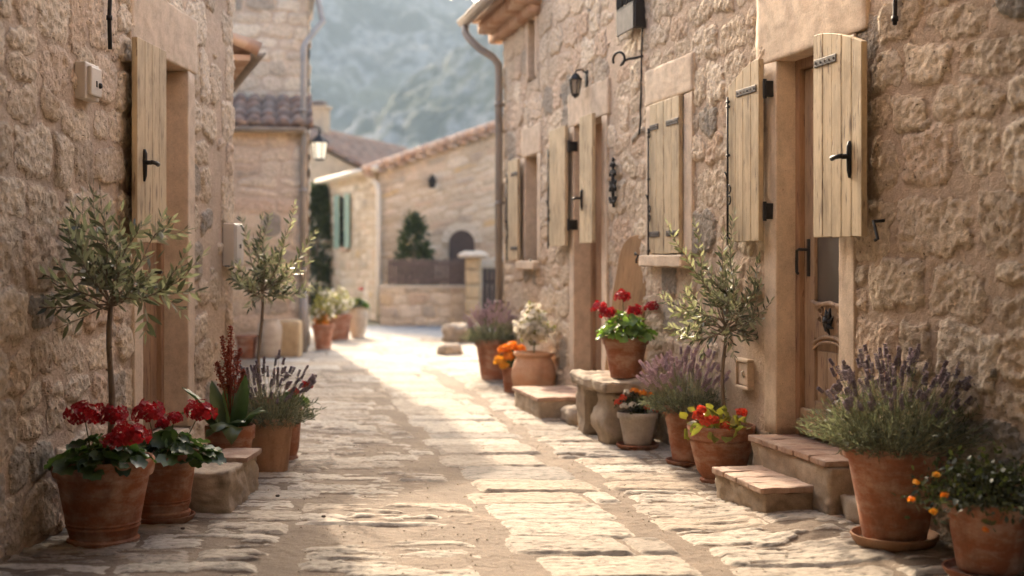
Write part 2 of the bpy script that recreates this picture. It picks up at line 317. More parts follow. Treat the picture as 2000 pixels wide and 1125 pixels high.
class MB:
    def __init__(s): s.v = []; s.f = []
    def add(s, v, f):
        o = len(s.v); s.v.extend(tuple(map(float, p)) for p in v); s.f.extend([tuple(i+o for i in q) for q in f]); return s
    def box(s, x0, x1, y0, y1, z0, z1, b=0.0):
        if b <= 0:
            return s.add([(x0, y0, z0), (x1, y0, z0), (x1, y1, z0), (x0, y1, z0), (x0, y0, z1), (x1, y0, z1), (x1, y1, z1), (x0, y1, z1)],
                  [(0, 3, 2, 1), (4, 5, 6, 7), (0, 1, 5, 4), (1, 2, 6, 5), (2, 3, 7, 6), (3, 0, 4, 7)])
        m = bmesh.new(); bmesh.ops.create_cube(m, size=1.0)
        for v in m.verts: v.co = Vector(((x0+x1)/2+v.co.x*(x1-x0), (y0+y1)/2+v.co.y*(y1-y0), (z0+z1)/2+v.co.z*(z1-z0)))
        bmesh.ops.bevel(m, geom=m.edges[:], offset=b, segments=2, affect='EDGES', profile=0.5)
        m.verts.index_update(); s.add([v.co for v in m.verts], [[v.index for v in f.verts] for f in m.faces]); m.free(); return s
    def prism(s, poly, y0, y1):                      # polygon in x,z (counter-clockwise seen from -y), swept in y
        n = len(poly)
        return s.add([(x, y0, z) for x, z in poly]+[(x, y1, z) for x, z in poly],
              [tuple(range(n)), tuple(range(2*n-1, n-1, -1))]+[(i, i+n, (i+1) % n+n, (i+1) % n) for i in range(n)])
    def tube(s, pts, r, n=6, cap=True):
        P = [Vector(p) for p in pts]; rs = r if isinstance(r, (list, tuple, np.ndarray)) else [r]*len(P)
        base = len(s.v); up = Vector((0.31, 0.17, 0.93)); prev = None; vs = []
        for i, p in enumerate(P):
            t = (P[min(i+1, len(P)-1)]-P[max(i-1, 0)])
            t = t.normalized() if t.length > 1e-9 else Vector((0, 0, 1))
            a = (prev - t*prev.dot(t)) if prev is not None else t.cross(up)
            if a.length < 1e-6: a = t.cross(Vector((1, 0, 0)))
            a.normalize(); prev = a; b = t.cross(a)
            for k in range(n):
                w = 2*math.pi*k/n; vs.append(p+a*(math.cos(w)*rs[i])+b*(math.sin(w)*rs[i]))
        fs = []
        for i in range(len(P)-1):
            for k in range(n):
                fs.append((i*n+k, i*n+(k+1) % n, (i+1)*n+(k+1) % n, (i+1)*n+k))
        if cap: fs += [tuple(range(n-1, -1, -1)), tuple((len(P)-1)*n+k for k in range(n))]
        return s.add(vs, fs)
    def lathe(s, prof, n=40, c=(0, 0, 0), wob=0.0, seed=0):
        rg = np.random.RandomState(seed); ph = rg.rand(3)*6.28
        vs = []
        for r, z in prof:
            for k in range(n):
                w = 2*math.pi*k/n; q = r*(1+wob*(math.sin(2*w+ph[0])+0.5*math.sin(3*w+ph[1]+z*9)))
                vs.append((c[0]+q*math.cos(w), c[1]+q*math.sin(w), c[2]+z))
        fs = [(i*n+k, i*n+(k+1) % n, (i+1)*n+(k+1) % n, (i+1)*n+k) for i in range(len(prof)-1) for k in range(n)]
        return s.add(vs, fs)
    def build(s, name, mat, parent=None, smooth=False, loc=None, rz=None):
        me = bpy.data.meshes.new(name); me.from_pydata(s.v, [], s.f); me.update()
        o = link(name, me, mat, parent, smooth)
        if loc is not None: o.location = loc
        if rz is not None: o.rotation_euler = (0, 0, rz)
        return o
def smooth_angle(o, a=40):
    me = o.data; me.polygons.foreach_set('use_smooth', [True]*len(me.polygons))
    try: me.set_sharp_from_angle(angle=R(a))
    except Exception: pass
    return o

def rough_block(mb, x0, x1, y0, y1, z0, z1, amp=0.02, rnd=0.03, seed=0, n=0.03, fn=None):
    """a hewn stone block: subdivided box with rounded edges and an uneven surface"""
    m = bmesh.new(); bmesh.ops.create_cube(m, size=1.0)
    sx, sy, sz = x1-x0, y1-y0, z1-z0
    cuts = max(4, min(28, int(max(sx, sy, sz)/n)))
    bmesh.ops.subdivide_edges(m, edges=m.edges[:], cuts=cuts, use_grid_fill=True)
    c = Vector(((x0+x1)/2, (y0+y1)/2, (z0+z1)/2))
    pts = np.array([v.co[:] for v in m.verts]); P = pts*np.array([sx, sy, sz])
    half = np.array([sx, sy, sz])/2; inner = np.clip(P, -(half-rnd), half-rnd); d = P-inner
    L = np.linalg.norm(d, axis=1, keepdims=True); P = np.where(L > 1e-9, inner+d/np.maximum(L, 1e-9)*np.minimum(L, rnd), P)
    N = np.sign(pts)*(np.abs(pts) > 0.499)
    a = fbm(P[:, 0]*8+P[:, 2]*5, P[:, 1]*8+P[:, 2]*7, seed, 5, .6)*amp*1.3
    b = fbm(P[:, 0]*30+P[:, 2]*21, P[:, 1]*30-P[:, 2]*24, seed+5, 3)*amp*0.35
    P = P+N*(a+b)[:, None]
    if fn is not None: P = fn(P, half)
    m.verts.index_update()
    mb.add([tuple(p+np.array(c)) for p in P], [[v.index for v in f.verts] for f in m.faces]); m.free(); return mb

# --- leaves and other repeated little shapes, placed with numpy
def T_lance(fold=0.12, droop=0.12, w=1.0):
    v = [(0, 0, 0), (-.5*w, .35, fold*.5), (0, .35, 0), (.5*w, .35, fold*.5), (-.38*w, .7, fold*.4), (0, .7, 0), (.38*w, .7, fold*.4), (0, 1, 0)]
    v = [(x, y, z-droop*y*y) for x, y, z in v]
    return np.array(v), [(0, 2, 1, 1), (0, 3, 2, 2), (1, 2, 5, 4), (2, 3, 6, 5), (4, 5, 7, 7), (5, 6, 7, 7)]
def T_blade():
    return np.array([(-.5, 0, 0), (.5, 0, 0), (.4, .6, .02), (-.4, .6, .02), (0, 1, -.02)]), [(0, 1, 2, 3), (3, 2, 4, 4)]
def T_round(n=16, lobes=5, cup=0.25):
    v = [(0, 0, 0)]
    for ring in (0.55, 1.0):
        for k in range(n):
            a = math.pi*(-.5+0.06)+(2*math.pi-0.38)*k/(n-1)+0.0
            rr = ring*(1+(0.10*math.cos(lobes*2*math.pi*k/(n-1)+math.pi) if ring == 1 else 0)+(0.05 if k % 2 else -0.03)*(ring == 1))
            z = cup*ring*ring+(0.09*math.cos(k*math.pi) if ring == 1 else 0)
            v.append((rr*math.cos(a), rr*math.sin(a), z))
    f = [(0, 1+k, 2+k, 2+k) for k in range(n-1)]+[(1+k, 1+n+k, 2+n+k, 2+k) for k in range(n-1)]
    return np.array(v), f
def T_floret(k=5):
    v = []; f = []
    for i in range(k):
        a = 2*math.pi*i/k; b = len(v); ca, sa = math.cos(a), math.sin(a)
        for x, y, z in ((0.05, -.08, 0), (.6, -.42, .16), (1.0, 0, .10), (.6, .42, .16)):
            v.append((x*ca-y*sa, x*sa+y*ca, z))
        f.append((b, b+1, b+2, b+3))
    return np.array(v), f
def T_bud():
    return np.array([(0, 0, 0), (.5, .5, 0), (0, .5, .5), (-.5, .5, 0), (0, .5, -.5), (0, 1, 0)]), \
        [(0, 1, 2, 2), (0, 2, 3, 3), (0, 3, 4, 4), (0, 4, 1, 1), (5, 2, 1, 1), (5, 3, 2, 2), (5, 4, 3, 3), (5, 1, 4, 4)]
class Scatter:
    """copies of one small template gathered into one mesh"""
    def __init__(s, T): s.T, s.Fc = T; s.p = []; s.d = []; s.u = []; s.s = []
    def put(s, p, d, u, ln, w=None):
        s.p.append(tuple(p)); s.d.append(tuple(d)); s.u.append(tuple(u)); s.s.append((w if w is not None else ln, ln, w if w is not None else ln))
    def build(s, name, mat, parent=None, smooth=False):
        P = np.array(s.p); D = np.array(s.d, float); U = np.array(s.u, float); S = np.array(s.s)
        D /= np.linalg.norm(D, axis=1, keepdims=True)+1e-12
        X = np.cross(D, U); nx = np.linalg.norm(X, axis=1, keepdims=True)
        alt = np.cross(D, np.tile([[0.7, 0.2, 0.68]], (len(D), 1))); X = np.where(nx < 1e-4, alt, X)
        X /= np.linalg.norm(X, axis=1, keepdims=True)+1e-12; Z = np.cross(X, D)
        T = s.T
        V = (P[:, None, :]+X[:, None, :]*(T[None, :, 0:1]*S[:, None, 0:1])+D[:, None, :]*(T[None, :, 1:2]*S[:, None, 1:2])+Z[:, None, :]*(T[None, :, 2:3]*S[:, None, 2:3]))
        n = len(T); k = len(P); V = V.reshape(-1, 3); off = np.arange(k)*n
        me = bpy.data.meshes.new(name)
        q = [f for f in s.Fc if f[2] != f[3]]; t = [f[:3] for f in s.Fc if f[2] == f[3]]
        q = (np.array(q, np.int32).reshape(1, -1, 4)+off[:, None, None]).reshape(-1, 4) if q else np.zeros((0, 4), np.int32)
        t = (np.array(t, np.int32).reshape(1, -1, 3)+off[:, None, None]).reshape(-1, 3) if t else np.zeros((0, 3), np.int32)
        me.vertices.add(len(V)); me.vertices.foreach_set('co', V.astype(np.float32).ravel())
        li = np.concatenate([q.ravel(), t.ravel()]).astype(np.int32)
        me.loops.add(len(li)); me.loops.foreach_set('vertex_index', li)
        tot = np.concatenate([np.full(len(q), 4), np.full(len(t), 3)]).astype(np.int32)
        me.polygons.add(len(tot)); me.polygons.foreach_set('loop_total', tot)
        me.polygons.foreach_set('loop_start', np.concatenate([[0], np.cumsum(tot)[:-1]]).astype(np.int32))
        me.update(calc_edges=True)
        return link(name, me, mat, parent, smooth)
def rdir(rg):
    v = rg.normal(size=3); return v/np.linalg.norm(v)

# --- rubble masonry as real relief
def stone_cells(L, H, rg, rows, wid, gap, x0=0.0, z0=0.0):
    out = []; z = z0
    while z < H:
        h = rg.uniform(*rows); x = x0-rg.uniform(0, wid[1])
        while x < L:
            w = rg.uniform(*wid)*(0.8+0.4*h/rows[1]); g = rg.uniform(*gap)
            if h > rows[0]*1.25 and rg.rand() < 0.14:
                k = rg.uniform(.4, .6); out.append((x+w/2, z+h*k/2, w/2-g/2, h*k/2-g/2)); out.append((x+w/2, z+h*(k+1)/2, w/2-g/2, h*(1-k)/2-g/2))
            else: out.append((x+w/2+rg.uniform(-.01, .01), z+h/2+rg.uniform(-.02, .02), w/2-g/2, h/2-g/2*rg.uniform(.7, 1.4)))
            x += w
        z += h
    return out
def relief(X, Z, cells, rg, xs, zs, depth, p=(2.6, 5.0), warp=0.05, seed=0, rot=0.12, tints=None, ragged=1.0, topfn=None):
    """height, stone mask and tint of every grid point"""
    n1 = fbm(X*5, Z*5, seed, 3); n2 = fbm(X*5+40, Z*5-13, seed+3, 3); n3 = fbm(X*19, Z*19, seed+9, 4); n4 = fbm(X*48, Z*48, seed+11, 3); n5 = fbm(X*24, Z*24, seed+15, 3)
    Xw = X+n1*warp; Zw = Z+n2*warp
    Ht = np.zeros_like(X); Mk = np.zeros_like(X); Tn = np.full_like(X, 0.5)
    for k, (cx, cz, a, b) in enumerate(cells):
        if a < 0.012 or b < 0.012: continue
        m = 0.06+warp
        i0, i1 = np.searchsorted(xs, (cx-a-m, cx+a+m)); j0, j1 = np.searchsorted(zs, (cz-b-m, cz+b+m))
        if i1-i0 < 2 or j1-j0 < 2:
            rg.rand(6); continue
        sl = (slice(j0, j1), slice(i0, i1)); th = rg.uniform(-rot, rot); c, s_ = math.cos(th), math.sin(th)
        dx = Xw[sl]-cx; dz = Zw[sl]-cz; u = (dx*c+dz*s_)/a; v = (-dx*s_+dz*c)/b; q = rg.uniform(*p)
        r = (np.abs(u)**q+np.abs(v)**q)**(1/q)+n3[sl]*0.10*ragged+n4[sl]*0.05*ragged
        edge = min(0.45, 0.022/min(a, b))
        mk = sst(1.04, 1.04-edge*0.6, r); pr = sst(1.03, 1.03-edge*0.85, r)
        d = rg.uniform(*depth)
        ht = pr*(d*(1+0.25*u*rg.uniform(-1, 1)+0.25*v*rg.uniform(-1, 1))+0.008*n3[sl]+0.007*n4[sl]-0.006*np.clip(n5[sl]-.15, 0, 1)*4)
        up = mk > Mk[sl]
        Ht[sl] = np.where(up, ht, Ht[sl]); Tn[sl] = np.where(mk > np.maximum(Mk[sl], 0.02), rg.rand() if tints is None else rg.choice(tints), Tn[sl]); Mk[sl] = np.maximum(Mk[sl], mk)
    Ht = Ht+(1-Mk)*(0.004*n3+0.005*n1)+0.002*n4-0.007*np.exp(-((Mk-.12)/.13)**2)*(Mk > .004)
    return Ht, Mk, Tn
def facade(name, parent, L, H, holes, seed, res=0.016, rows=(.16, .28), wid=(.16, .42), gap=(.02, .06), depth=(.012, .035), mat='wall',
           bend=None, top=None, cells=None, chinks=True, warp=0.05, p=(2.6, 5.0), ragged=1.0):
    rg = np.random.RandomState(seed)
    xs = np.linspace(0, L, max(4, int(L/res)+1)); zs = np.linspace(0, H, max(4, int(H/res)+1))
    X, Z = np.meshgrid(xs, zs)
    cl = cells if cells is not None else stone_cells(L, H, rg, rows, wid, gap)
    if chinks:
        for _ in range(int(L*H*9)):
            a = rg.uniform(.018, .05); cl.append((rg.uniform(0, L), rg.uniform(0, H), a*rg.uniform(1, 1.6), a*rg.uniform(.6, 1.0)))
    Ht, Mk, Tn = relief(X, Z, cl, rg, xs, zs, depth, seed=seed, warp=warp, p=p, ragged=ragged)
    Px, Py, Pz = X.copy(), -Ht, Z.copy()
    if bend:
        s0, ang = bend; t = np.maximum(X-s0, 0); w = sst(-0.15, 0.15, X-s0)*ang
        Px = np.minimum(X, s0)+t*math.cos(ang)-Py*0-np.sin(w)*Py; Py = t*math.sin(ang)+np.cos(w)*Py
    if top is not None: Pz = Z*(top(X)/H)
    n, m = X.shape; idx = np.arange(n*m).reshape(n, m)
    Q = np.stack([idx[:-1, :-1], idx[:-1, 1:], idx[1:, 1:], idx[1:, :-1]], -1).reshape(-1, 4)
    cx = (X[:-1, :-1]+X[1:, 1:]).ravel()/2; cz = (Z[:-1, :-1]+Z[1:, 1:]).ravel()/2; keep = np.ones(len(Q), bool)
    for x0, x1, z0, z1 in holes: keep &= ~((cx > x0) & (cx < x1) & (cz > z0) & (cz < z1))
    me = npmesh(name, np.stack([Px.ravel(), Py.ravel(), Pz.ravel()], -1), Q[keep], {'stone': Mk, 'tint': Tn})
    return link(name, me, mat, parent, True)

def tile_roof(name, parent, o, ux, L, vd, W, mat='tiles', pitch=0.2, row=0.34, thick=0.05, seed=1):
    """barrel tile roof: origin o at the eave, ux along the eave, vd up the slope"""
    o, ux, vd = Vector(o), Vector(ux).normalized(), Vector(vd).normalized(); nz = ux.cross(vd).normalized()
    if nz.z < 0: nz = -nz
    nu = int(L/pitch)*8+1; rowsn = max(1, int(W/row)); vs = []
    for r in range(rowsn): vs += [r*row, r*row+row*0.5, (r+1)*row-0.004]
    vs = np.array(vs); us = np.linspace(0, int(L/pitch)*pitch, nu); U, V = np.meshgrid(us, vs)
    rn = np.floor(V/row+1e-6); jit = (vn(np.floor(U/pitch+.25)*3.1, rn*2.7, seed)-.5)
    h = np.abs(np.cos(math.pi*(U/pitch)))**0.8*0.075+0.035*(1-(V/row-rn))+jit*0.018
    V = V+jit*0.03
    P = np.array(o)[None, None]+U[..., None]*np.array(ux)+V[..., None]*np.array(vd)+h[..., None]*np.array(nz)
    B = np.array(o)[None, None]+U[..., None]*np.array(ux)+V[..., None]*np.array(vd)-0.02*np.array(nz)
    n, m = U.shape; idx = np.arange(n*m).reshape(n, m)
    Q = np.stack([idx[:-1, :-1], idx[:-1, 1:], idx[1:, 1:], idx[1:, :-1]], -1).reshape(-1, 4)
    K = n*m; e = idx[0]; Q2 = Q[:, ::-1]+K; E = np.stack([e[1:], e[:-1], e[:-1]+K, e[1:]+K], -1)
    l = idx[:, 0]; E2 = np.stack([l[:-1], l[1:], l[1:]+K, l[:-1]+K], -1); rr = idx[:, -1]; E3 = np.stack([rr[1:], rr[:-1], rr[:-1]+K, rr[1:]+K], -1)
    me = npmesh(name, np.concatenate([P.reshape(-1, 3), B.reshape(-1, 3)]), np.concatenate([Q, Q2, E, E2, E3]))
    return link(name, me, mat, parent, False)

# --- pots
def flowerpot(x, y, z, h, rr, rb, label, mat='terra', rimh=None, kind='classic', seed=0, name='flower_pot', group=None):
    rg = np.random.RandomState(seed+100); rimh = rimh or h*0.17; t = max(0.012, rr*0.07)
    mb = MB()
    if kind == 'classic':
        rbody = rr*0.90
        prof = [(0.0, 0), (rb*0.96, 0), (rb, 0.006), (rb*1.005, h*0.04), (rb+(rbody-rb)*0.19, h*0.17), (rb+(rbody-rb)*0.195, h*0.178), (rb+(rbody-rb)*0.2, h*0.19),
                (rb+(rbody-rb)*0.5, h*0.45), (rbody, h-rimh), (rr*0.975, h-rimh+0.002), (rr*0.99, h-rimh+0.01), (rr, h-rimh*0.45), (rr, h-0.010), (rr-0.004, h-0.003), (rr-t*0.5, h), (rr-t, h-0.005),
                (rr-t*1.1, h-0.03), (rr*0.86, h-rimh*1.05), (0.0, h-rimh*1.05)]
    elif kind == 'banded':
        rbody = rr*0.89
        prof = [(0.0, 0), (rb*1.05, 0), (rb*1.07, 0.008), (rb*1.07, 0.020), (rb*0.98, 0.028), (rb+(rbody-rb)*0.15, h*0.17), (rb+(rbody-rb)*0.2+0.004, h*0.195), (rb+(rbody-rb)*0.2, h*0.22), (rb+(rbody-rb)*0.26+0.004, h*0.245), (rb+(rbody-rb)*0.27, h*0.26),
                (rb+(rbody-rb)*0.6, h*0.5), (rbody, h-rimh), (rr*0.96, h-rimh+0.004), (rr*0.985, h-rimh*0.7), (rr, h-rimh*0.35), (rr*0.995, h-0.012), (rr-0.008, h-0.002), (rr-t, h-0.006), (rr-t*1.2, h-0.03), (rr*0.85, h-rimh), (0.0, h-rimh)]
    elif kind == 'olla':
        prof = [(0.0, 0), (rb*0.97, 0), (rb, 0.01), (rb*1.25, h*0.12), (rr*0.97, h*0.32), (rr*1.03, h*0.48), (rr*1.0, h*0.64), (rr*0.90, h*0.78), (rr*0.82, h*0.85), (rr*0.80, h*0.885), (rr*0.90, h*0.93), (rr*0.93, h*0.97), (rr*0.91, h), (rr*0.84, h), (rr*0.76, h*0.93), (rr*0.74, h*0.86), (0.0, h*0.86)]
    elif kind == 'urn':
        prof = [(0.0, 0), (rb*0.96, 0), (rb, 0.01), (rb*1.15, h*0.15), (rr*0.93, h*0.45), (rr, h*0.68), (rr*0.95, h*0.85), (rr*0.80, h*0.95), (rr*0.83, h), (rr*0.74, h), (rr*0.70, h*0.9), (0.0, h*0.9)]
    elif kind == 'footed':
        rbody = rr*0.91
        prof = [(0.0, 0), (rb*1.0, 0), (rb*1.02, 0.02), (rb*0.9, 0.03), (rb+(rbody-rb)*0.3, h*0.2), (rb+(rbody-rb)*0.62, h*0.42), (rbody*0.985, h*0.66), (rbody, h-rimh*1.35), (rbody+0.006, h-rimh*1.3), (rbody+0.004, h-rimh*1.22), (rbody, h-rimh*1.15), (rr*0.97, h-rimh), (rr*0.985, h-rimh*0.5), (rr, h-0.014), (rr-0.006, h-0.002), (rr-t, h-0.004), (rr-t*1.2, h-0.03), (rr*0.85, h-rimh), (0.0, h-rimh)]
    mb.lathe(prof, 48, (0, 0, 0), 0.006, seed)
    o = mb.build(name, mat, None, True, (x, y, z), rg.uniform(0, 6.28)); smooth_angle(o, 38)
    tag(o, label, 'flower pot', group)
    sr, sz = prof[-2]
    sm = MB(); N = 12
    pr = [(sr*k/N*1.03, sz+0.012+0.008*math.sin(k*2.1+seed)+0.018*(1-k/N)) for k in range(N, -1, -1)]
    sm.lathe(pr, 28, (0, 0, 0), 0.03, seed+3); so = sm.build('soil', 'soil', o, True)
    return o, z+sz+0.015
def saucer(x, y, z, r, label, mat='terra', h=0.035):
    mb = MB().lathe([(0, 0), (r*0.86, 0), (r*0.93, h*0.3), (r, h*0.85), (r, h), (r-0.008, h), (r-0.016, h*0.75), (r*0.84, h*0.35), (0, h*0.35)], 44, wob=0.004, seed=int(r*1000))
    o = mb.build('saucer', mat, None, True, (x, y, z)); smooth_angle(o, 38); return tag(o, label, 'saucer')

# --- plants
def olive_tree(x, y, z, trunk_h, rad, height, nlimb, seed, label, leaf=0.055, lean=(0, 0), dens=1.0, tr=0.013, extra=()):
    rg = np.random.RandomState(seed); root = empty('olive_tree', (x, y, z), 0, label, 'olive tree', 'potted olive trees')
    tk = MB(); pts = []; 
    for k in range(9):
        t = k/8; pts.append((lean[0]*t+0.012*math.sin(t*7+seed), lean[1]*t+0.010*math.cos(t*5+seed), -0.05+(trunk_h+0.05)*t))
    rs = [tr*(1.15-0.35*k/8)*(1+0.08*math.sin(k*2.3+seed)) for k in range(9)]; tk.tube(pts, rs, 9); top = Vector(pts[-1])
    for k in (3, 5, 6): tk.tube([pts[k], (pts[k][0]+0.02*math.cos(k*2), pts[k][1]+0.02*math.sin(k*2), pts[k][2]+0.012)], [tr*0.55, tr*0.3], 5)
    tk.build('trunk', 'bark', root, True)
    br = MB(); sc = Scatter(T_lance(0.10, 0.10))
    def twig(p, d, ln, r0, lv):
        n = max(4, int(ln/0.035)); P = [p.copy()]; dd = d.copy()
        for i in range(n):
            dd = (dd+Vector(rg.normal(size=3))*0.11+Vector((0, 0, 0.05 if lv == 0 else -0.015))).normalized(); P.append(P[-1]+dd*(ln/n))
        br.tube(P, [r0*(1-0.8*i/n) for i in range(n+1)], 5 if lv == 0 else 4, False)
        tot = ln; st = 0.022/dens
        a0 = rg.uniform(0, 3.14); k = 0; s0 = (0.22 if lv == 0 else 0.08)*ln
        while s0 < tot:
            i = min(n-1, int(s0/tot*n)); q = P[i].lerp(P[i+1], s0/tot*n-i); t = (P[i+1]-P[i]).normalized()
            a = t.cross(Vector((0.2, 0.1, 1))).normalized(); b = t.cross(a); w = a0+k*1.57+rg.uniform(-.3, .3)
            for sg in (0, math.pi):
                side = a*math.cos(w+sg)+b*math.sin(w+sg); ld = (t*rg.uniform(.5, 1.0)+side*rg.uniform(.5, .9)+Vector((0, 0, rg.uniform(-.15, .15)))).normalized()
                l = leaf*rg.uniform(.6, 1.15)*(1-0.35*max(0, s0/tot-.75)/.25); sc.put(q, ld, (t.cross(side)+Vector(rg.normal(size=3))*0.45), l, l*rg.uniform(.21, .29))
            s0 += st*rg.uniform(.9, 1.5); k += 1
        sc.put(P[-1], dd, (0.3, 0.2, 1), leaf*0.8, leaf*0.17)
        return P
    for i in range(nlimb):
        f = (i+.5)/nlimb; az = i*2.39996+rg.uniform(-.4, .4); el = R(-14)+f**1.25*R(94)+rg.uniform(-.15, .15)
        d = Vector((math.cos(az)*math.cos(el), math.sin(az)*math.cos(el), math.sin(el)))
        ln = 1/math.sqrt((math.cos(el)/rad)**2+(max(math.sin(el), .05)/height)**2)*rg.uniform(.72, 1.08)
        P = twig(top+Vector((0, 0, rg.uniform(-0.05, 0.04))), d, ln, 0.0052, 0)
        for j in range(int(3*dens+rg.randint(0, 3))):
            k = rg.randint(1, max(2, int(len(P)*0.8))); t = (P[k]-P[k-1]).normalized()
            d2 = (t*0.7+Vector(rg.normal(size=3))*0.65+Vector((0, 0, .15))).normalized(); twig(P[k], d2, ln*rg.uniform(.28, .55), 0.0028, 1)
    for d, ln in extra: twig(top, Vector(d).normalized(), ln, 0.005, 0)
    br.build('branches', 'bark', root, True); sc.build('foliage', 'olive', root, True)
    return root
def flower_ball(name, parent, p, r, seed, mat='redf', fl=0.013, n=46, flat=0.75):
    rg = np.random.RandomState(seed); sc = Scatter(T_floret())
    for k in range(n):
        f = (k+.5)/n; ph = math.acos(1-1.45*f); a = k*2.39996
        d = Vector((math.sin(ph)*math.cos(a), math.sin(ph)*math.sin(a), math.cos(ph)))
        q = Vector(p)+Vector((d.x*r, d.y*r, d.z*r*flat))*rg.uniform(.72, 1.12)+Vector(rg.normal(size=3))*r*.08; u = (d+Vector(rg.normal(size=3))*0.35)
        t = u.cross(Vector((rg.normal(), rg.normal(), rg.normal()))); s_ = fl*rg.uniform(.85, 1.25); sc.put(q, t, u, s_, s_)
    return sc.build(name, mat, parent)
def geranium(x, y, z, rad, h, heads, seed, label, nleaf=60, leafr=0.042, mat='geran', name='geranium', skip=None, hn=46, lean=(0, 0)):
    rg = np.random.RandomState(seed); root = empty(name, (x, y, z), 0, label, 'geranium', 'potted red geraniums')
    st = MB(); sc = Scatter(T_round())
    for k in range(nleaf):
        a = k*2.39996+rg.uniform(-.3, .3); f = math.sqrt((k+.5)/nleaf); rr = rad*f*rg.uniform(.8, 1.1)
        q = Vector((math.cos(a)*rr+lean[0]*f, math.sin(a)*rr+lean[1]*f, h*(1-0.75*f**2.2)*rg.uniform(.65, 1.1)))
        if skip and skip(q): continue
        u = Vector((math.cos(a)*(0.25+0.85*f), math.sin(a)*(0.25+0.85*f), 0.85-0.35*f))+Vector(rg.normal(size=3))*0.25
        d = Vector((math.cos(a), math.sin(a), -0.5*f))+Vector(rg.normal(size=3))*0.3; l = leafr*rg.uniform(.65, 1.2); sc.put(q, d, u, l, l)
        b = Vector((math.cos(a)*rad*0.15, math.sin(a)*rad*0.15, 0)); st.tube([b, b.lerp(q, .5)+Vector((0, 0, .015)), q], 0.0022, 4, False)
    for p, r in heads: st.tube([(p[0]*.35, p[1]*.35, 0.02), (p[0]*.7, p[1]*.7, p[2]*.6), p], 0.0028, 5, False)
    st.build('stems', 'stalk', root, True); sc.build('foliage', mat, root, True)
    for k, (p, r) in enumerate(heads): flower_ball('flower_head', root, p, r, seed+k, n=hn, fl=max(0.013, r*0.3))
    return root
def lavender(x, y, z, rad, hf, hs, seed, label, nst=230, nfl=110, out=1.0, leafl=0.04, tilt=0.0, fmat='lavflower'):
    rg = np.random.RandomState(seed); root = empty('lavender', (x, y, z), 0, label, 'lavender', 'potted lavenders')
    st = MB(); lv = Scatter(T_blade()); fl = Scatter(T_bud()); fs = MB()
    for k in range(nst):
        f = math.sqrt((k+.5)/nst); a = k*2.39996+rg.uniform(-.2, .2)
        d = Vector((math.cos(a)*f*1.25*out, math.sin(a)*f*1.25*out, 1.0-0.52*f*f)).normalized()
        b = Vector((math.cos(a)*f*rad*0.55, math.sin(a)*f*rad*0.55, -0.01)); ln = hf*(1.0-0.22*f)*rg.uniform(.75, 1.1); t0 = b; e = b+d*ln
        md = b.lerp(e, .5)+Vector((0, 0, ln*0.06)); st.tube([b, md, e], [0.0022, 0.0018, 0.001], 3, False)
        for j in range(15):
            w = rg.uniform(.22, 1.0); q = b.lerp(md, w*2) if w < .5 else md.lerp(e, w*2-1); dd = d*rg.uniform(.5, 1.1)+Vector(rg.normal(size=3))*0.5
            l = leafl*rg.uniform(.6, 1.3); lv.put(q, dd, rg.normal(size=3), l, leafl*0.115)
    for k in range(nfl):
        f = math.sqrt(rg.rand()); a = rg.uniform(0, 6.283)
        d = Vector((math.cos(a)*f*0.62*out+tilt, math.sin(a)*f*0.62*out, 1.0)).normalized(); d = (d+Vector(rg.normal(size=3))*.09).normalized(); b = Vector((math.cos(a)*f*rad*0.85, math.sin(a)*f*rad*0.85, hf*(0.62-.30*f))); ln = (hs-hf*0.55)*rg.uniform(.45, 1.0)*(1-0.12*f)
        e = b+d*ln+Vector(rg.normal(size=3))*0.012; md = b.lerp(e, .5)+Vector((-d.x*.02, -d.y*.02, .012)); fs.tube([b, md, e], [0.0016, 0.0014, 0.0011], 3, False)
        sp = rg.uniform(.03, .065); t = (e-md).normalized(); nw = 8
        for j in range(nw):
            if j == 1 and rg.rand() < .5: continue
            q = e-t*(sp*(1-j/(nw-1.0))); wr = 0.0075*(1-0.55*(j/(nw-1.0)))
            for i in range(5):
                w = i*1.2566+j*0.6; n = t.cross(Vector((1, .2, .1))).normalized(); m = t.cross(n); o = n*math.cos(w)+m*math.sin(w)
                l = rg.uniform(.009, .014); fl.put(q+o*wr*0.25, t*0.75+o*0.9, (0.1, 0.9, 0.2), l, l*0.62)
    st.build('stems', 'lavstem', root, True); lv.build('foliage', 'lavleaf', root); fs.build('flower_stalks', 'lavstem', root, True); fl.build('blossoms', fmat, root)
    return root
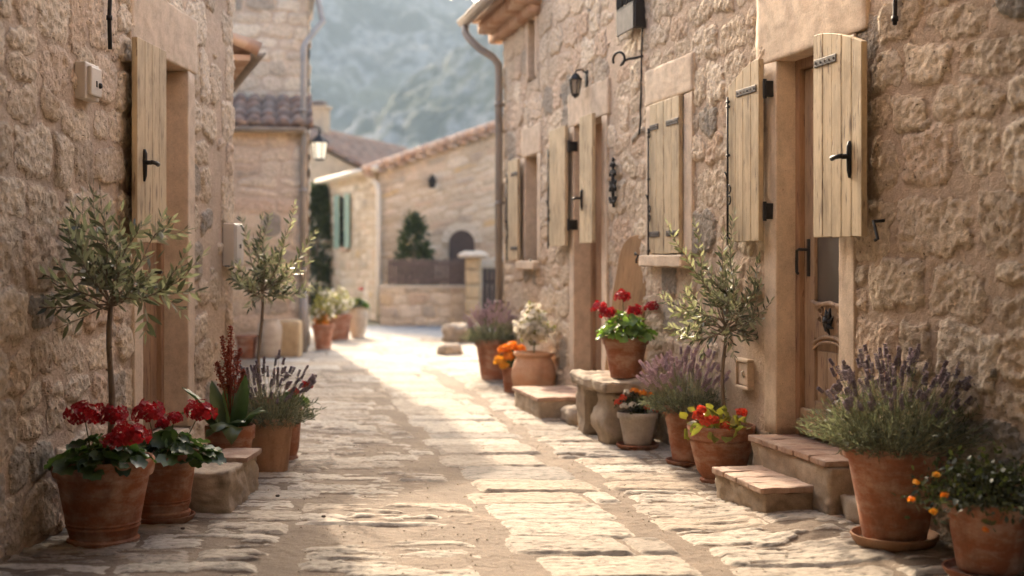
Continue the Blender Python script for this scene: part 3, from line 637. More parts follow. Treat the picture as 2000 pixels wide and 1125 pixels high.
def bush(name, x, y, z, rad, h, n, leaf, seed, label, cat, mat='smallleaf', parts=(), shape='dome', group=None, wr=0.5, stems=14, trunk=0.0):
    """rounded leafy plant: stems, foliage and optional scattered blossoms (name, material, count, size, template, low-high range)"""
    rg = np.random.RandomState(seed); root = empty(name, (x, y, z), 0, label, cat, group); st = MB(); sc = Scatter(T_lance(0.15, 0.12)); tips = []
    if trunk: st.tube([(0, 0, -0.04), (0.008, 0.004, trunk*.6), (0, 0, trunk+h*.35)], [0.009, 0.007, 0.004], 6)
    cl = []
    for k in range(stems):
        a = k*2.39996; f = math.sqrt((k+.5)/stems); 
        if shape == 'cone': hh = h*(1-0.8*f)*rg.uniform(.8, 1.05)+h*.1; e = Vector((math.cos(a)*rad*f, math.sin(a)*rad*f, trunk+hh))
        elif shape == 'spill': e = Vector((math.cos(a)*rad*f*1.1, math.sin(a)*rad*f*1.1, trunk+h*(1.0-0.9*f*f)*rg.uniform(.7, 1.1)))
        else: e = Vector((math.cos(a)*rad*f, math.sin(a)*rad*f, trunk+h*(0.35+0.65*math.sqrt(max(0, 1-f*f)))*rg.uniform(.8, 1.12)))
        b = Vector((e.x*.15, e.y*.15, trunk*0.9)); md = b.lerp(e, .55)+Vector((0, 0, .03)); st.tube([b, md, e], [0.0035, 0.0025, 0.0012], 4, False); cl.append((b, md, e)); tips.append(e)
    per = int(n/stems)
    for b, md, e in cl:
        for j in range(per):
            w = rg.uniform(.15, 1.0)**0.8; q = (b.lerp(md, w*2) if w < .5 else md.lerp(e, w*2-1))+Vector(rg.normal(size=3))*rad*0.11
            d = (e-b).normalized()*0.5+Vector(rg.normal(size=3))*0.8; l = leaf*rg.uniform(.6, 1.3); sc.put(q, d, Vector(rg.normal(size=3))*.6+Vector((0, 0, 1)), l, l*wr)
    st.build('stems', 'stalk', root, True); sc.build('foliage', mat, root, True)
    for pn, pm, cnt, size, T, (lo, hi) in parts:
        ps = Scatter(T)
        for k in range(cnt):
            b, md, e = cl[rg.randint(len(cl))]; w = rg.uniform(lo, hi); q = b.lerp(e, w)+Vector(rg.normal(size=3))*rad*0.10*(1 if hi <= 1 else 1)
            u = (q-Vector((0, 0, trunk+h*.2))).normalized()+Vector(rg.normal(size=3))*.35; ps.put(q+u*0.008, u.cross(Vector(rg.normal(size=3))), u, size*rg.uniform(.75, 1.25), size*rg.uniform(.75, 1.25))
        ps.build(pn, pm, root)
    return root, tips

# ------------------------------------------------------------------ street, ground, hills
def rwall_x(z): return np.where(z > 6.35, 3.182-.2196*z, 1.7875+.42*(6.35-z))
def lift(X, Y):                                        # the paving rises a little towards the foot of the right-hand wall
    d = rwall_x(Y)-X
    return 0.05*sst(0.75, 0.30, d)*sst(7.4, 6.6, Y)
def make_street():
    rg = np.random.RandomState(11)
    ys = [3.0]
    while ys[-1] < 22.4: ys.append(ys[-1]+max(0.007, ys[-1]*0.0019))
    ys = np.array(ys); xs = np.linspace(-3.9, 2.7, 520)
    S, Y = np.meshgrid(xs, ys)                         # S runs across the lane; the lane bends gently to the left
    bendk = 0.18*(ys-7.0)
    cells = []; soft = []
    def row(y0, y1, s0, s1, wd, dp, gap, skip=0.0, sf=0.0, slant=0.0):
        y = y0
        while y < y1:
            d = rg.uniform(*dp)*(1+max(0, (y-9))*0.03); s_ = s0+rg.uniform(-.05, .05)
            while s_ < s1-0.12:
                w = min(rg.uniform(*wd), s1-s_+rg.uniform(-.03, .06)); g = rg.uniform(*gap)
                if rg.rand() > skip:
                    cells.append((s_+w/2+slant*(y-y0), y+d/2+rg.uniform(-.012, .012), max(.03, w/2-g/2), max(.03, d/2-g/2*0.8))); soft.append(sf if rg.rand() < .8 else sf*.5)
                s_ += w
            y += d
    row(3.0, 12.6, -0.14, 0.60, (.55, .85), (.26, .52), (.012, .024))
    row(12.6, 16.2, -0.14, 0.52, (.5, .8), (.26, .44), (.012, .024))
    row(3.0, 22.0, 0.68, 1.85, (.40, .90), (.24, .46), (.014, .034), 0.04, 0.08)
    row(15.5, 22.3, -1.5, 0.80, (.7, 1.3), (.4, .62), (.015, .04), 0.0)
    row(3.0, 9.2, -1.15, -0.20, (.5, .95), (.26, .46), (.025, .05), 0.22, 0.50)
    row(9.2, 12.5, -1.05, -0.20, (.55, .85), (.26, .42), (.025, .05), 0.12, 0.28)
    row(12.5, 15.8, -1.5, -0.20, (.7, .9), (.3, .5), (.02, .06), 0.25, 0.5)
    # the flagged strip along the foot of the left-hand wall, laid in wall direction (S is sheared, so shift back)
    y = 3.0
    while y < 14.5:
        d = rg.uniform(.20, .36)*(1+max(0, y-8)*.02); x = -2.3+rg.uniform(-.1, .05); xe = -1.02-0.035*(y-5)+rg.uniform(-.08, .08); sh = .18*(y+d/2-7)
        while x < xe-.1:
            w = min(rg.uniform(.5, 1.15), xe-x); g = rg.uniform(.014, .04)
            if y < 10.6 or rg.rand() > .4: cells.append((x+w/2+sh, y+d/2, max(.04, w/2-g/2), max(.03, d/2-g/2))); soft.append(0.15)
            x += w
        y += d
    n1 = fbm(S*3, Y*3, 5, 3); n3 = fbm(S*9, Y*22, 9, 4); n4 = fbm(S*26, Y*60, 10, 3); n5 = fbm(S*4, Y*13, 31, 5); nr = fbm(S*14, Y*14, 41, 4)
    Sw = S+n1*0.016; Yw = Y+fbm(S*3+9, Y*3, 6, 3)*0.016
    Ht = np.zeros_like(S); Mk = np.zeros_like(S); Tn = np.full_like(S, .5)
    for k, (cx, cy, a, b) in enumerate(cells):
        i0, i1 = np.searchsorted(xs, (cx-a-.1, cx+a+.1)); j0, j1 = np.searchsorted(ys, (cy-b-.1, cy+b+.1)); q = rg.uniform(8, 16); d = rg.uniform(.010, .022); tn = rg.rand(); t1, t2 = rg.uniform(-1, 1, 2); th = rg.uniform(-.035, .035)
        if i1-i0 < 2 or j1-j0 < 2: continue
        sl = (slice(j0, j1), slice(i0, i1)); dx = Sw[sl]-cx; dy = Yw[sl]-cy; u = (dx+th*dy)/a; v = (dy-th*dx)/b
        r = (np.abs(u)**q+np.abs(v)**q)**(1/q)+nr[sl]*0.05*(0.25/np.maximum(a, b)+.6)+n4[sl]*.025
        e = 0.012/min(a, b); mk = sst(1.03, 1.03-e, r); pr = sst(1.03, 1.03-2.2*e, r)
        if soft[k] > 0:
            mm = sst(soft[k]*0.75-.42, soft[k]*0.75-.18, n5[sl]+0.15*n3[sl]); mk = mk*mm; pr = pr*mm; d *= (1-.55*soft[k])
        crack = np.clip(np.abs(n3[sl])-.02, 0, .1)/.1
        ht = pr*(d+0.004*t1*u+0.004*t2*v+0.004*n3[sl]+0.004*n4[sl]-0.006*(1-crack)*(n5[sl] > 0.1))
        up = mk > Mk[sl]; Ht[sl] = np.where(up, ht, Ht[sl]); Tn[sl] = np.where(mk > np.maximum(Mk[sl], .02), tn, Tn[sl]); Mk[sl] = np.maximum(Mk[sl], mk)
    Ht += (1-Mk)*(0.007*fbm(S*7, Y*7, 77, 3)+0.004*fbm(S*45, Y*45, 78, 3)+0.004)
    X = S-bendk[:, None]
    Ht += lift(X, Y)
    Mk2 = Mk
    n, m = S.shape; idx = np.arange(n*m).reshape(n, m)
    Q = np.stack([idx[:-1, :-1], idx[:-1, 1:], idx[1:, 1:], idx[1:, :-1]], -1).reshape(-1, 4)
    me = npmesh('street', np.stack([X.ravel(), Y.ravel(), Ht.ravel()], -1), Q, {'stone': Mk2, 'tint': Tn})
    o = link('street', me, 'street', None, True); o['kind'] = 'structure'
    return o
make_street()
g = MB(); g.add([(-1500, -300, -.03), (1500, -300, -.03), (1500, 1500, -.03), (-1500, 1500, -.03)], [(0, 1, 2, 3)])
o = g.build('ground', 'ground'); o['kind'] = 'structure'
g = MB(); g.add([(-7.5, 21.6, .012), (4, 21.6, .012), (4, 25.3, .012), (-7.5, 25.3, .012)], [(0, 1, 2, 3)])
o = g.build('cross_road', 'asphalt'); o['kind'] = 'structure'
def hill(name, xs, ys, fn):
    X, Y = np.meshgrid(xs, ys); Z = fn(X, Y); n, m = X.shape; idx = np.arange(n*m).reshape(n, m)
    Q = np.stack([idx[:-1, :-1], idx[:-1, 1:], idx[1:, 1:], idx[1:, :-1]], -1).reshape(-1, 4)
    o = link(name, npmesh(name, np.stack([X.ravel(), Y.ravel(), Z.ravel()], -1), Q), 'mountain', None, True); o['kind'] = 'structure'
def far_ridge(X, Y):
    crest = np.clip(136-(X+27)*0.42, 20, 165); crest = np.where(X > 10, np.maximum(crest, 40), crest)
    t = np.clip((Y-420)/300, 0, 1); back = np.clip(1-(Y-720)/250, 0, 1)
    return crest*(t**0.9)*back+(fbm(X*.02, Y*.02, 3, 6)*6+np.abs(fbm(X*.045, Y*.045, 4, 6))*20)*(t > 0.02)*sst(0, .2, t)*sst(1.0, .92, np.where(Y < 720, t, .9))-1.5
hill('mountain', np.linspace(-420, 260, 400), np.linspace(420, 960, 260), far_ridge)
def near_spur(X, Y):
    crest = np.clip(42+(X+52)*0.66, 2, 125)*np.clip(1-(X-60)/120, .3, 1)
    t = np.clip((Y-300)/120, 0, 1); back = np.clip(1-(Y-420)/120, 0, 1)
    return crest*(t**1.1)*back+(fbm(X*.05, Y*.05, 8, 6)*3+np.abs(fbm(X*.11, Y*.11, 4, 5))*9)*sst(0, .3, t)*sst(0, .4, back)-1.5
hill('mountain', np.linspace(-120, 150, 300), np.linspace(300, 540, 200), near_spur)

# ------------------------------------------------------------------ the right-hand house
DR = Vector((.2196, -1, 0)).normalized(); NR = Vector((-1, -.2196, 0)).normalized()
RO = Vector((-.0900, 14.9, 0)); RANG = math.atan2(DR.y, DR.x); SB, BEND = 8.754, R(10.39)
def rs(px):
    u = (px-1000)/F; z = 3.182/(u+.2196)
    if z < 6.35:
        z = (1.7875+.42*6.35)/(u+.42); return SB+(6.35-z)*math.sqrt(1+.42**2), z
    return (14.9-z)*1.0238, z
def rh(px, py): return hat(py, rs(px)[1])
def rw(s_, out, h=0.0):
    if s_ <= SB: return RO+DR*s_+NR*out+Vector((0, 0, h))
    d2 = Matrix.Rotation(BEND, 3, 'Z') @ DR; n2 = Matrix.Rotation(BEND, 3, 'Z') @ NR
    return RO+DR*SB+d2*(s_-SB)+n2*out+Vector((0, 0, h))

def surround(parent, x0, x1, z0, z1, jw=.16, lh=.28, le=.0, dep=.2, sill=False, name='door_surround', proud=.022, seed=0):
    m = MB()
    rough_block(m, x0-jw, x0, -proud, dep, z0, z1, .004, .008, seed, .05); rough_block(m, x1, x1+jw, -proud, dep, z0, z1, .004, .008, seed+1, .05)
    rough_block(m, x0-jw-le, x1+jw+le, -proud-.002, dep, z1, z1+lh, .005, .01, seed+2, .05)
    if sill: rough_block(m, x0-jw*.8, x1+jw*.8, -.09, dep, z0-.085, z0, .006, .012, seed+3, .04)
    m.build(name, 'plaster', parent, True)
    return (x0-jw+.016, x1+jw-.016, (z0-.07 if sill else z0-.02), z1+lh-.016)
def shutter(parent, x0, x1, z0, z1, y=-.06, n=4, th=.032, arch=None, rod=None, strap=(), pins=None, seed=0, latch=None, mat='shutter', frame_edge=True):
    """plank shutter flat in front of the wall; arch: side ('l'/'r') on which the top is highest"""
    rg = np.random.RandomState(seed); W = x1-x0; m = MB()
    def top(x):
        if arch is None: return z1
        d = (x-x0)/W if arch == 'l' else (x1-x)/W
        return z1-0.125*max(0, d-.08)**1.6
    for k in range(n):
        a = x0+W*k/n+.0015; b = x0+W*(k+1)/n-.0015; pts = [(a, z0+rg.uniform(-.003, .003)), (b, z0+rg.uniform(-.003, .003))]+[(a+(b-a)*t, top(a+(b-a)*t)) for t in (1, .66, .33, 0)]
        bm = bmesh.new(); yy = rg.uniform(-.0012, .0012)
        vs = [bm.verts.new((px_, y-th+yy, pz)) for px_, pz in pts]; f = bm.faces.new(vs); e = bmesh.ops.extrude_face_region(bm, geom=[f]); bmesh.ops.translate(bm, vec=(0, th, 0), verts=[v for v in e['geom'] if isinstance(v, bmesh.types.BMVert)])
        bmesh.ops.recalc_face_normals(bm, faces=bm.faces[:]); bmesh.ops.bevel(bm, geom=bm.edges[:], offset=.003, segments=1, affect='EDGES'); bm.verts.index_update()
        m.add([v.co for v in bm.verts], [[v.index for v in f.verts] for f in bm.faces]); bm.free()
    m.box(x0+.004, x1-.004, y-th*.6, y-th*.3, z0+.01, min(top(x0), top(x1))-.006)
    sh = m.build('shutter', mat, parent)
    for (sx0, sx1, sz) in strap:
        t = MB(); t.box(sx0, sx1, y-th-.007, y-th+.001, sz-.02, sz+.02, .003)
        k = int((sx1-sx0)/.06)+1
        for i in range(k): xx = sx0+(i+.5)*(sx1-sx0)/k; t.lathe([(0.0, 0), (.008, 0), (.006, .004), (0, .005)], 8, (0, 0, 0)); 
        v = []; 
        base = MB(); base.box(sx0, sx1, y-th-.007, y-th+.001, sz-.02, sz+.02, .003)
        for i in range(k): xx = sx0+(i+.5)*(sx1-sx0)/k; base.tube([(xx, y-th-.006, sz), (xx, y-th-.012, sz)], [.008, .005], 8)
        base.build('strap', 'ironrust', sh)
    if rod is not None:
        t = MB(); t.tube([(rod, y-th-.012, z0-.02), (rod, y-th-.012, z1-.17)], .007, 8)
        for zz in (z0+.02, z0+(z1-z0)*.5, z1-.2, z1-.23): t.tube([(rod-.012, y-th-.012, zz), (rod+.022, y-th-.012, zz)], .009, 6)
        zc = z0+(z1-z0)*.24
        for dz in (0, .065): t.tube([(rod+.028+.022*math.cos(a), y-th-.014, zc+dz+.026*math.sin(a)) for a in np.linspace(0, 6.3, 14)], .005, 6)
        t.tube([(rod, y-th-.012, zc+.12), (rod+.03, y-th-.03, zc+.15), (rod+.012, y-th-.035, zc+.17)], .006, 6)
        t.build('locking_rod', 'iron', sh, True)
    if latch is not None:
        lx, lz, sg = latch; t = MB()
        t.tube([(lx, y-th-.004, lz+.075), (lx+.002, y-th-.006, lz+.05), (lx, y-th-.007, lz), (lx+.002, y-th-.006, lz-.07), (lx, y-th-.004, lz-.105)], [.008, .015, .014, .013, .006], 8)
        t.tube([(lx, y-th-.004, lz), (lx, y-th-.045, lz)], .013, 8); t.tube([(lx+.01*sg, y-th-.05, lz+.002), (lx-.05*sg, y-th-.058, lz), (lx-.085*sg, y-th-.055, lz-.004)], [.012, .012, .014], 8)
        t.build('latch', 'iron', sh, True)
    if pins:
        for (hx, hz) in pins:
            t = MB(); t.box(hx-.018, hx+.018, y-th*.2, y+.075, hz-.045, hz+.045, .004); t.tube([(hx, y-.005, hz-.055), (hx, y-.005, hz+.055)], .011, 8); t.build('hinge', 'iron', sh)
    return sh
def shell(parent, L, H, y0, y1, name='rear_wall', x0=0.0, mat='wall'):
    m = MB(); m.box(x0, L, y0, y1, -.03, H); return m.build(name, mat, parent)

rhouse = empty('stone_house', RO, RANG, 'long rubble stone house with cream plank shutters along the right of the lane', 'house', 'stone houses of the village lane')
RH, RL = 3.92, 10.6
holes = []
D1 = (7.51, 8.29, .33, 2.455); D2 = (3.08, 3.97, .30, 2.50); W3 = (5.31, 5.96, 1.35, 2.45); W1 = (1.12, 1.68, 1.29, 2.36); U1 = (1.26, 1.58, 3.14, 3.75)
holes.append(surround(rhouse, *D1, jw=.17, lh=.42, le=.12, dep=.19, seed=1))
holes.append(surround(rhouse, *D2, jw=.15, lh=.30, le=.05, dep=.19, seed=5))
holes.append(surround(rhouse, *W3, jw=.17, lh=.26, le=.02, dep=.16, sill=True, name='window_surround', seed=9))
holes.append(surround(rhouse, *W1, jw=.13, lh=.30, le=.02, dep=.2, sill=True, name='window_surround', seed=13))
holes.append(surround(rhouse, *U1, jw=.08, lh=.09, le=0, dep=.2, name='window_surround', seed=17))
rg = np.random.RandomState(21)
ca = [c for c in stone_cells(RL, RH, np.random.RandomState(4), (.16, .32), (.17, .46), (.010, .038)) if c[0] > 4.3]
ca += [c for c in stone_cells(4.35, RH, np.random.RandomState(6), (.17, .30), (.20, .52), (.008, .022)) if c[0] <= 4.3]
ca = [c for c in ca if not (5.95 < c[0] < 7.5 and c[1] < 1.15+0.2*math.sin(c[0]*3) and rg.rand() < .8)]
facade('wall', rhouse, RL, RH, holes, 4, .0125, mat='wall', bend=(SB, BEND), cells=ca, depth=(.004, .021), p=(2.6, 5.5), warp=.06, ragged=1.9)
# the wall goes on beside and behind the viewer, unseen, raised to cut sky light
m = MB(); m.box(0, 10.5, 0, .5, -.03, 6.8); 
e2 = rw(RL-.02, 0); ob = m.build('side_wall', 'wall', rhouse); inv = (Matrix.Translation(RO) @ Matrix.Rotation(RANG, 4, 'Z')).inverted(); lp = inv @ e2; ob.location = lp; ob.rotation_euler = (0, 0, BEND)
shell(rhouse, RL, RH, .62, 4.6)
m = MB(); m.box(-.02, .0, 0, 4.6, -.03, RH); m.box(-.0, RL, .0, .61, RH-.12, RH-.005); m.build('end_wall', 'wall', rhouse)
cs, sn = math.cos(R(17)), math.sin(R(17))
tile_roof('roof', rhouse, (-.25, -.36, RH+.08), (1, 0, 0), 2.1, (0, cs, sn), 5.2, 'tiles', seed=3)
tile_roof('roof', rhouse, (1.86, -.03, RH+.08), (1, 0, 0), RL-1.9, (0, cs, sn), 4.8, 'tiles', seed=4)
m = MB()
for k in range(12):                      # genoise of clay tiles under the eave
    x = -.2+k*.17
    for row_, (yy, zz) in enumerate(((-.12, RH-.10), (-.26, RH-.01))):
        xx = x+(.085 if row_ else 0)
        m.tube([(xx, yy, zz), (xx, .02, zz)], .082, 10)
m.box(-.22, 1.86, -.32, .04, RH+.045, RH+.075)
m.build('eave', 'tiles_warm', rhouse, True)
m = MB(); n = 9
def gutter(mb, x0, x1, y, z, r):
    pts = [(y+r*math.cos(a), z+r*math.sin(a)) for a in np.linspace(math.pi, 2*math.pi, n)]; q = [(y+(r-.006)*math.cos(a), z+(r-.006)*math.sin(a)) for a in np.linspace(2*math.pi, math.pi, n)]
    P = pts+q; K = len(P); v = [(x0, a, b) for a, b in P]+[(x1, a, b) for a, b in P]
    mb.add(v, [(i, (i+1) % K, (i+1) % K+K, i+K) for i in range(K)]+[tuple(range(n))[::-1]]); mb.tube([(x0, y-r, z), (x1, y-r, z)], .011, 6)
gutter(m, -.30, 1.86, -.41, RH+.07, .065)
m.build('gutter', 'zinc', rhouse, True)
m = MB(); m.tube([(-.16, -.41, RH+.02), (-.16, -.41, RH-.07), (-.10, -.38, RH-.14), (-.02, -.27, RH-.27), (.05, -.13, RH-.37), (.06, -.075, RH-.45), (.06, -.07, RH-.6), (.06, -.07, .02)], .042, 12)
for zz in (3.0, 1.9, .8): m.tube([(.06, -.07, zz), (.06, -.07, zz+.05)], .049, 12); m.box(.045, .075, -.06, .03, zz+.012, zz+.038)
m.build('downpipe', 'zinc', rhouse, True)

def panelled_door(parent, x0, x1, z0, z1, y, glass=True):
    W = x1-x0; m = MB(); fr = .055
    m.box(x0, x0+fr, y-.03, y+.05, z0, z1, .004); m.box(x1-fr, x1, y-.03, y+.05, z0, z1, .004); m.box(x0+fr, x1-fr, y-.03, y+.05, z1-fr, z1, .004)
    fo = m.build('door_frame', 'door', parent)
    a, b = x0+fr+.004, x1-fr-.004; st = .125; m = MB(); zt = z1-fr-.004; zb = z0+.01; zg0 = z0+.78; zg1 = zt-.14
    m.box(a, a+st, y, y+.045, zb, zt, .005); m.box(b-st, b, y, y+.045, zb, zt, .005)
    m.box(a+st, b-st, y, y+.045, zt-.12, zt, .005); m.box(a+st, b-st, y, y+.045, zb, zb+.2, .005); m.box(a+st, b-st, y, y+.045, zg0-.22, zg0-.02, .005)
    m.box(a+st, b-st, y+.02, y+.04, zb+.2, zg0-.22)
    # raised field with vertical boards, cornice mouldings, carved rail
    for k in range(3):
        w = (b-a-2*st-.06)/3; m.box(a+st+.03+k*w+.003, a+st+.03+(k+1)*w-.003, y+.006, y+.03, zb+.23, zg0-.29, .004)
    cx = (a+b)/2; hw = (b-a)/2-st
    for dz, rr in ((0, .011), (.028, .008)):
        m.tube([(cx+hw*1.02*t, y-.004, zg0-.255-dz+.05*(1-abs(t)**2.2)) for t in np.linspace(-1, 1, 17)], rr, 8)
        m.tube([(cx+hw*1.02*t, y-.004, zg1+.005+dz-.10*abs(t)**2.5) for t in np.linspace(-1, 1, 21)], rr, 8)
    m.tube([(cx-hw*1.05, y-.006, zg0-.02), (cx-hw*.6, y-.012, zg0-.035), (cx, y-.008, zg0-.02), (cx+hw*.6, y-.012, zg0-.035), (cx+hw*1.05, y-.006, zg0-.02)], .013, 8)
    for sg in (-1, 1):                                 # carved scrolls
        for q in range(2):
            m.tube([(cx+sg*(hw*.55+.035*math.cos(t)*(1-t/9)), y-.004, zg0-.12+q*.05+.03*math.sin(t)*(1-t/9)) for t in np.linspace(0, 7, 18)], .007, 6)
    m.box(a-.004, b+.004, y-.05, y, zb+.02, zb+.09, .012); m.box(a-.002, b+.002, y-.03, y, zb+.09, zb+.15, .012)
    dl = m.build('door', 'doorgrey', parent)
    m = MB(); m.box(a+st-.005, b-st+.005, y+.02, y+.028, zg0-.03, zg1+.02); m.build('glass_pane', 'glass', dl)
    m = MB(); hx = a+.062; hz = z0+1.0
    m.box(hx-.018, hx+.015, y-.009, y+.001, hz-.10, hz+.11, .004); m.tube([(hx, y, hz+.05), (hx, y-.04, hz+.05), (hx-.02, y-.05, hz+.052), (hx-.055, y-.05, hz+.045), (hx-.06, y-.05, hz-.02), (hx-.058, y-.05, hz-.075), (hx-.04, y-.05, hz-.085)], .0085, 8)
    m.build('handle', 'iron', dl, True)
    m = MB(); kz = zg0-.12
    for k in range(7): aa = k*.9; m.tube([(cx, y-.012, kz), (cx+.035*math.cos(aa), y-.02, kz+.04*math.sin(aa)), (cx+.06*math.cos(aa+.4), y-.012, kz+.075*math.sin(aa+.4))], [.014, .013, .004], 7)
    m.tube([(cx, y, kz), (cx, y-.045, kz)], [.022, .014], 8); m.build('knocker', 'iron', dl, True)
    m = MB(); m.box(x0, x1, y+.055, y+.06, z0, z1); m.build('door_backing', 'inside', parent)
    return dl
panelled_door(rhouse, D1[0], D1[1], D1[2], D1[3], .125)
def plain_door(parent, x0, x1, z0, z1, y, mat='door'):
    m = MB(); m.box(x0, x0+.06, y-.03, y+.05, z0, z1, .004); m.box(x1-.06, x1, y-.03, y+.05, z0, z1, .004); m.box(x0+.06, x1-.06, y-.03, y+.05, z1-.06, z1, .004); m.build('door_frame', mat, parent)
    m = MB(); n = 6; w = (x1-x0-.12)/n
    for k in range(n): m.box(x0+.06+k*w+.002, x0+.06+(k+1)*w-.002, y, y+.04, z0, z1-.06, .004)
    d = m.build('door', mat, parent); m = MB(); m.tube([(x1-.12, y, z0+1), (x1-.12, y-.05, z0+1), (x1-.2, y-.06, z0+1)], .01, 8); m.build('handle', 'iron', d, True)
    return d
plain_door(rhouse, D2[0], D2[1], D2[2], D2[3], .165)
# shutters
shutter(rhouse, 6.96, 7.43, 1.43, 2.475, -.062, 4, arch='r', rod=6.985, strap=[(7.10, 7.40, 2.31)], pins=[(7.455, 2.30), (7.455, 1.60)], seed=2)
shutter(rhouse, 8.17, 8.70, 1.44, 2.485, -.072, 5, arch='l', strap=[(8.19, 8.44, 2.335)], latch=(8.585, 1.83, 1), pins=[(8.20, 1.60)], seed=3)
shutter(rhouse, 2.46, 3.05, 1.43, 2.51, -.062, 4, rod=2.475, pins=[(3.075, 2.32), (3.075, 1.62)], seed=4)
shutter(rhouse, 3.63, 4.02, 1.45, 2.52, -.085, 3, latch=(3.72, 1.83, 1), seed=5)
shutter(rhouse, 5.315, 5.632, 1.36, 2.44, -.02, 2, rod=5.33, strap=[(5.335, 5.52, 2.27), (5.335, 5.55, 1.50)], seed=6)
shutter(rhouse, 5.638, 5.955, 1.36, 2.44, -.02, 2, strap=[(5.70, 5.95, 2.27), (5.70, 5.95, 1.50)], seed=7)
shutter(rhouse, .62, 1.10, 1.30, 2.35, -.062, 3, rod=.64, strap=[(.80, 1.10, 2.2), (.80, 1.10, 1.42)], seed=8)
for wd in (W1, U1):
    m = MB(); x0, x1, z0, z1 = wd
    m.box(x0, x0+.05, .13, .19, z0, z1); m.box(x1-.05, x1, .13, .19, z0, z1); m.box(x0+.05, x1-.05, .13, .19, z1-.05, z1); m.box(x0+.05, x1-.05, .13, .19, z0, z0+.05)
    wf = m.build('window', 'shutter', rhouse); m = MB(); m.box(x0+.05, x1-.05, .165, .17, z0+.05, z1-.05); m.build('pane', 'glass', wf)
for i, (px, py) in enumerate(((1263, 500), (1052, 511), (1737, 450))):   # shutter catches
    s0, z0 = rs(px); h0 = hat(py, z0); m = MB(); m.tube([(s0, .01, h0), (s0, -.07, h0), (s0+.015, -.085, h0-.03), (s0, -.08, h0-.05)], .008, 6); m.tube([(s0-.05, -.075, h0+.005), (s0-.015, -.085, h0+.02), (s0+.03, -.08, h0+.005)], [.006, .01, .006], 6)
    if s0 > SB: continue
    m.build('shutter_catch', 'iron', rhouse, True)

# ------------------------------------------------------------------ the left-hand house
LX = lambda z: -2.4425+.0385*z
LO = Vector((LX(4.6), 4.6, 0)); LANG = math.atan2(1, .0385); DL = Vector((.0385, 1, 0)).normalized(); NL = Vector((1, -.0385, 0)).normalized()
def ls(px):
    z = 2.4425/(.0385-(px-1000)/F); return (z-4.6)*1.00074, z
def lw(s_, out, h=0.0): return LO+DL*s_+NL*out+Vector((0, 0, h))
lhouse = empty('stone_house', LO, LANG, 'shaded rubble stone house at the left edge with one narrow doorway', 'house', 'stone houses of the village lane')
LH, LL = 4.5, 5.25
LD = (3.08, 4.0, .24, 2.54)
hl = [surround(lhouse, *LD, jw=.155, lh=.36, le=.06, dep=.2, seed=31)]
cl = stone_cells(LL, LH, np.random.RandomState(14), (.19, .35), (.20, .48), (.010, .036))
cl = [c for c in cl if c[0]+c[2] < 4.86]
zq = 0
k = 0
while zq < LH:                                         # dressed quoins at the far corner
    hq = .24+.16*((k*7) % 3)/2; wq = .34 if k % 2 else .22; cl.append((LL-wq/2-.005, zq+hq/2, wq/2-.006, hq/2-.008)); zq += hq; k += 1
facade('wall', lhouse, LL, LH, hl, 15, .0125, mat='wall', cells=cl, depth=(.006, .025), p=(2.6, 5.5), warp=.06, ragged=1.9)
shell(lhouse, LL-.02, LH, .6, 4.2)
m = MB(); m.box(-9.5, -.8, 0, 4.2, -.03, 6.8); m.box(-.8, .02, 0, 4.2, -.03, LH+.1); m.build('side_wall', 'wall', lhouse)  # unseen run behind the viewer, made taller to block sky light
m = MB(); m.box(0.0, LL-.02, 0.01, .61, LH-.1, LH-.005); m.box(LL-.02, LL, 0.02, 4.2, -.03, LH); m.build('end_wall', 'wall', lhouse)
tile_roof('roof', lhouse, (-.05, -.40, LH+.06), (1, 0, 0), LL+.25, (0, cs, sn), 4.8, 'tiles', seed=6)
m = MB(); m.box(0, LL+.15, -.38, .03, LH, LH+.035); m.build('eave', 'tiles_warm', lhouse)
plain_door(lhouse, LD[0], LD[1], LD[2], LD[3], .165)
shutter(lhouse, 2.72, 3.26, 1.42, 2.55, -.07, 4, latch=(2.83, 1.865, -1), pins=[(3.23, 2.3), (3.23, 1.6)], seed=22)

# ------------------------------------------------------------------ middle house on the left with a low tiled eave
MO = Vector((-2.74, 11.87, 0)); MANG = math.atan2(.955, -.296)
mhouse = empty('stone_house', MO, MANG, 'low stone house set back behind the left corner with only its tiled eave showing', 'house', 'stone houses of the village lane')
facade('wall', mhouse, 5.0, 3.12, [], 41, .03, mat='wall', chinks=False)
shell(mhouse, 5.0, 3.12, .06, 3.5)
tile_roof('roof', mhouse, (-.02, -.46, 3.17), (1, 0, 0), 5.1, (0, math.cos(R(24)), math.sin(R(24))), 4.0, 'tiles_warm', seed=9)
m = MB(); m.box(0.0, 5.0, -.40, .03, 3.10, 3.15); m.build('eave', 'tiles_warm', mhouse)
m = MB(); gutter(m, 0.0, 5.0, -.47, 3.17, .06); m.build('gutter', 'zinc', mhouse, True)

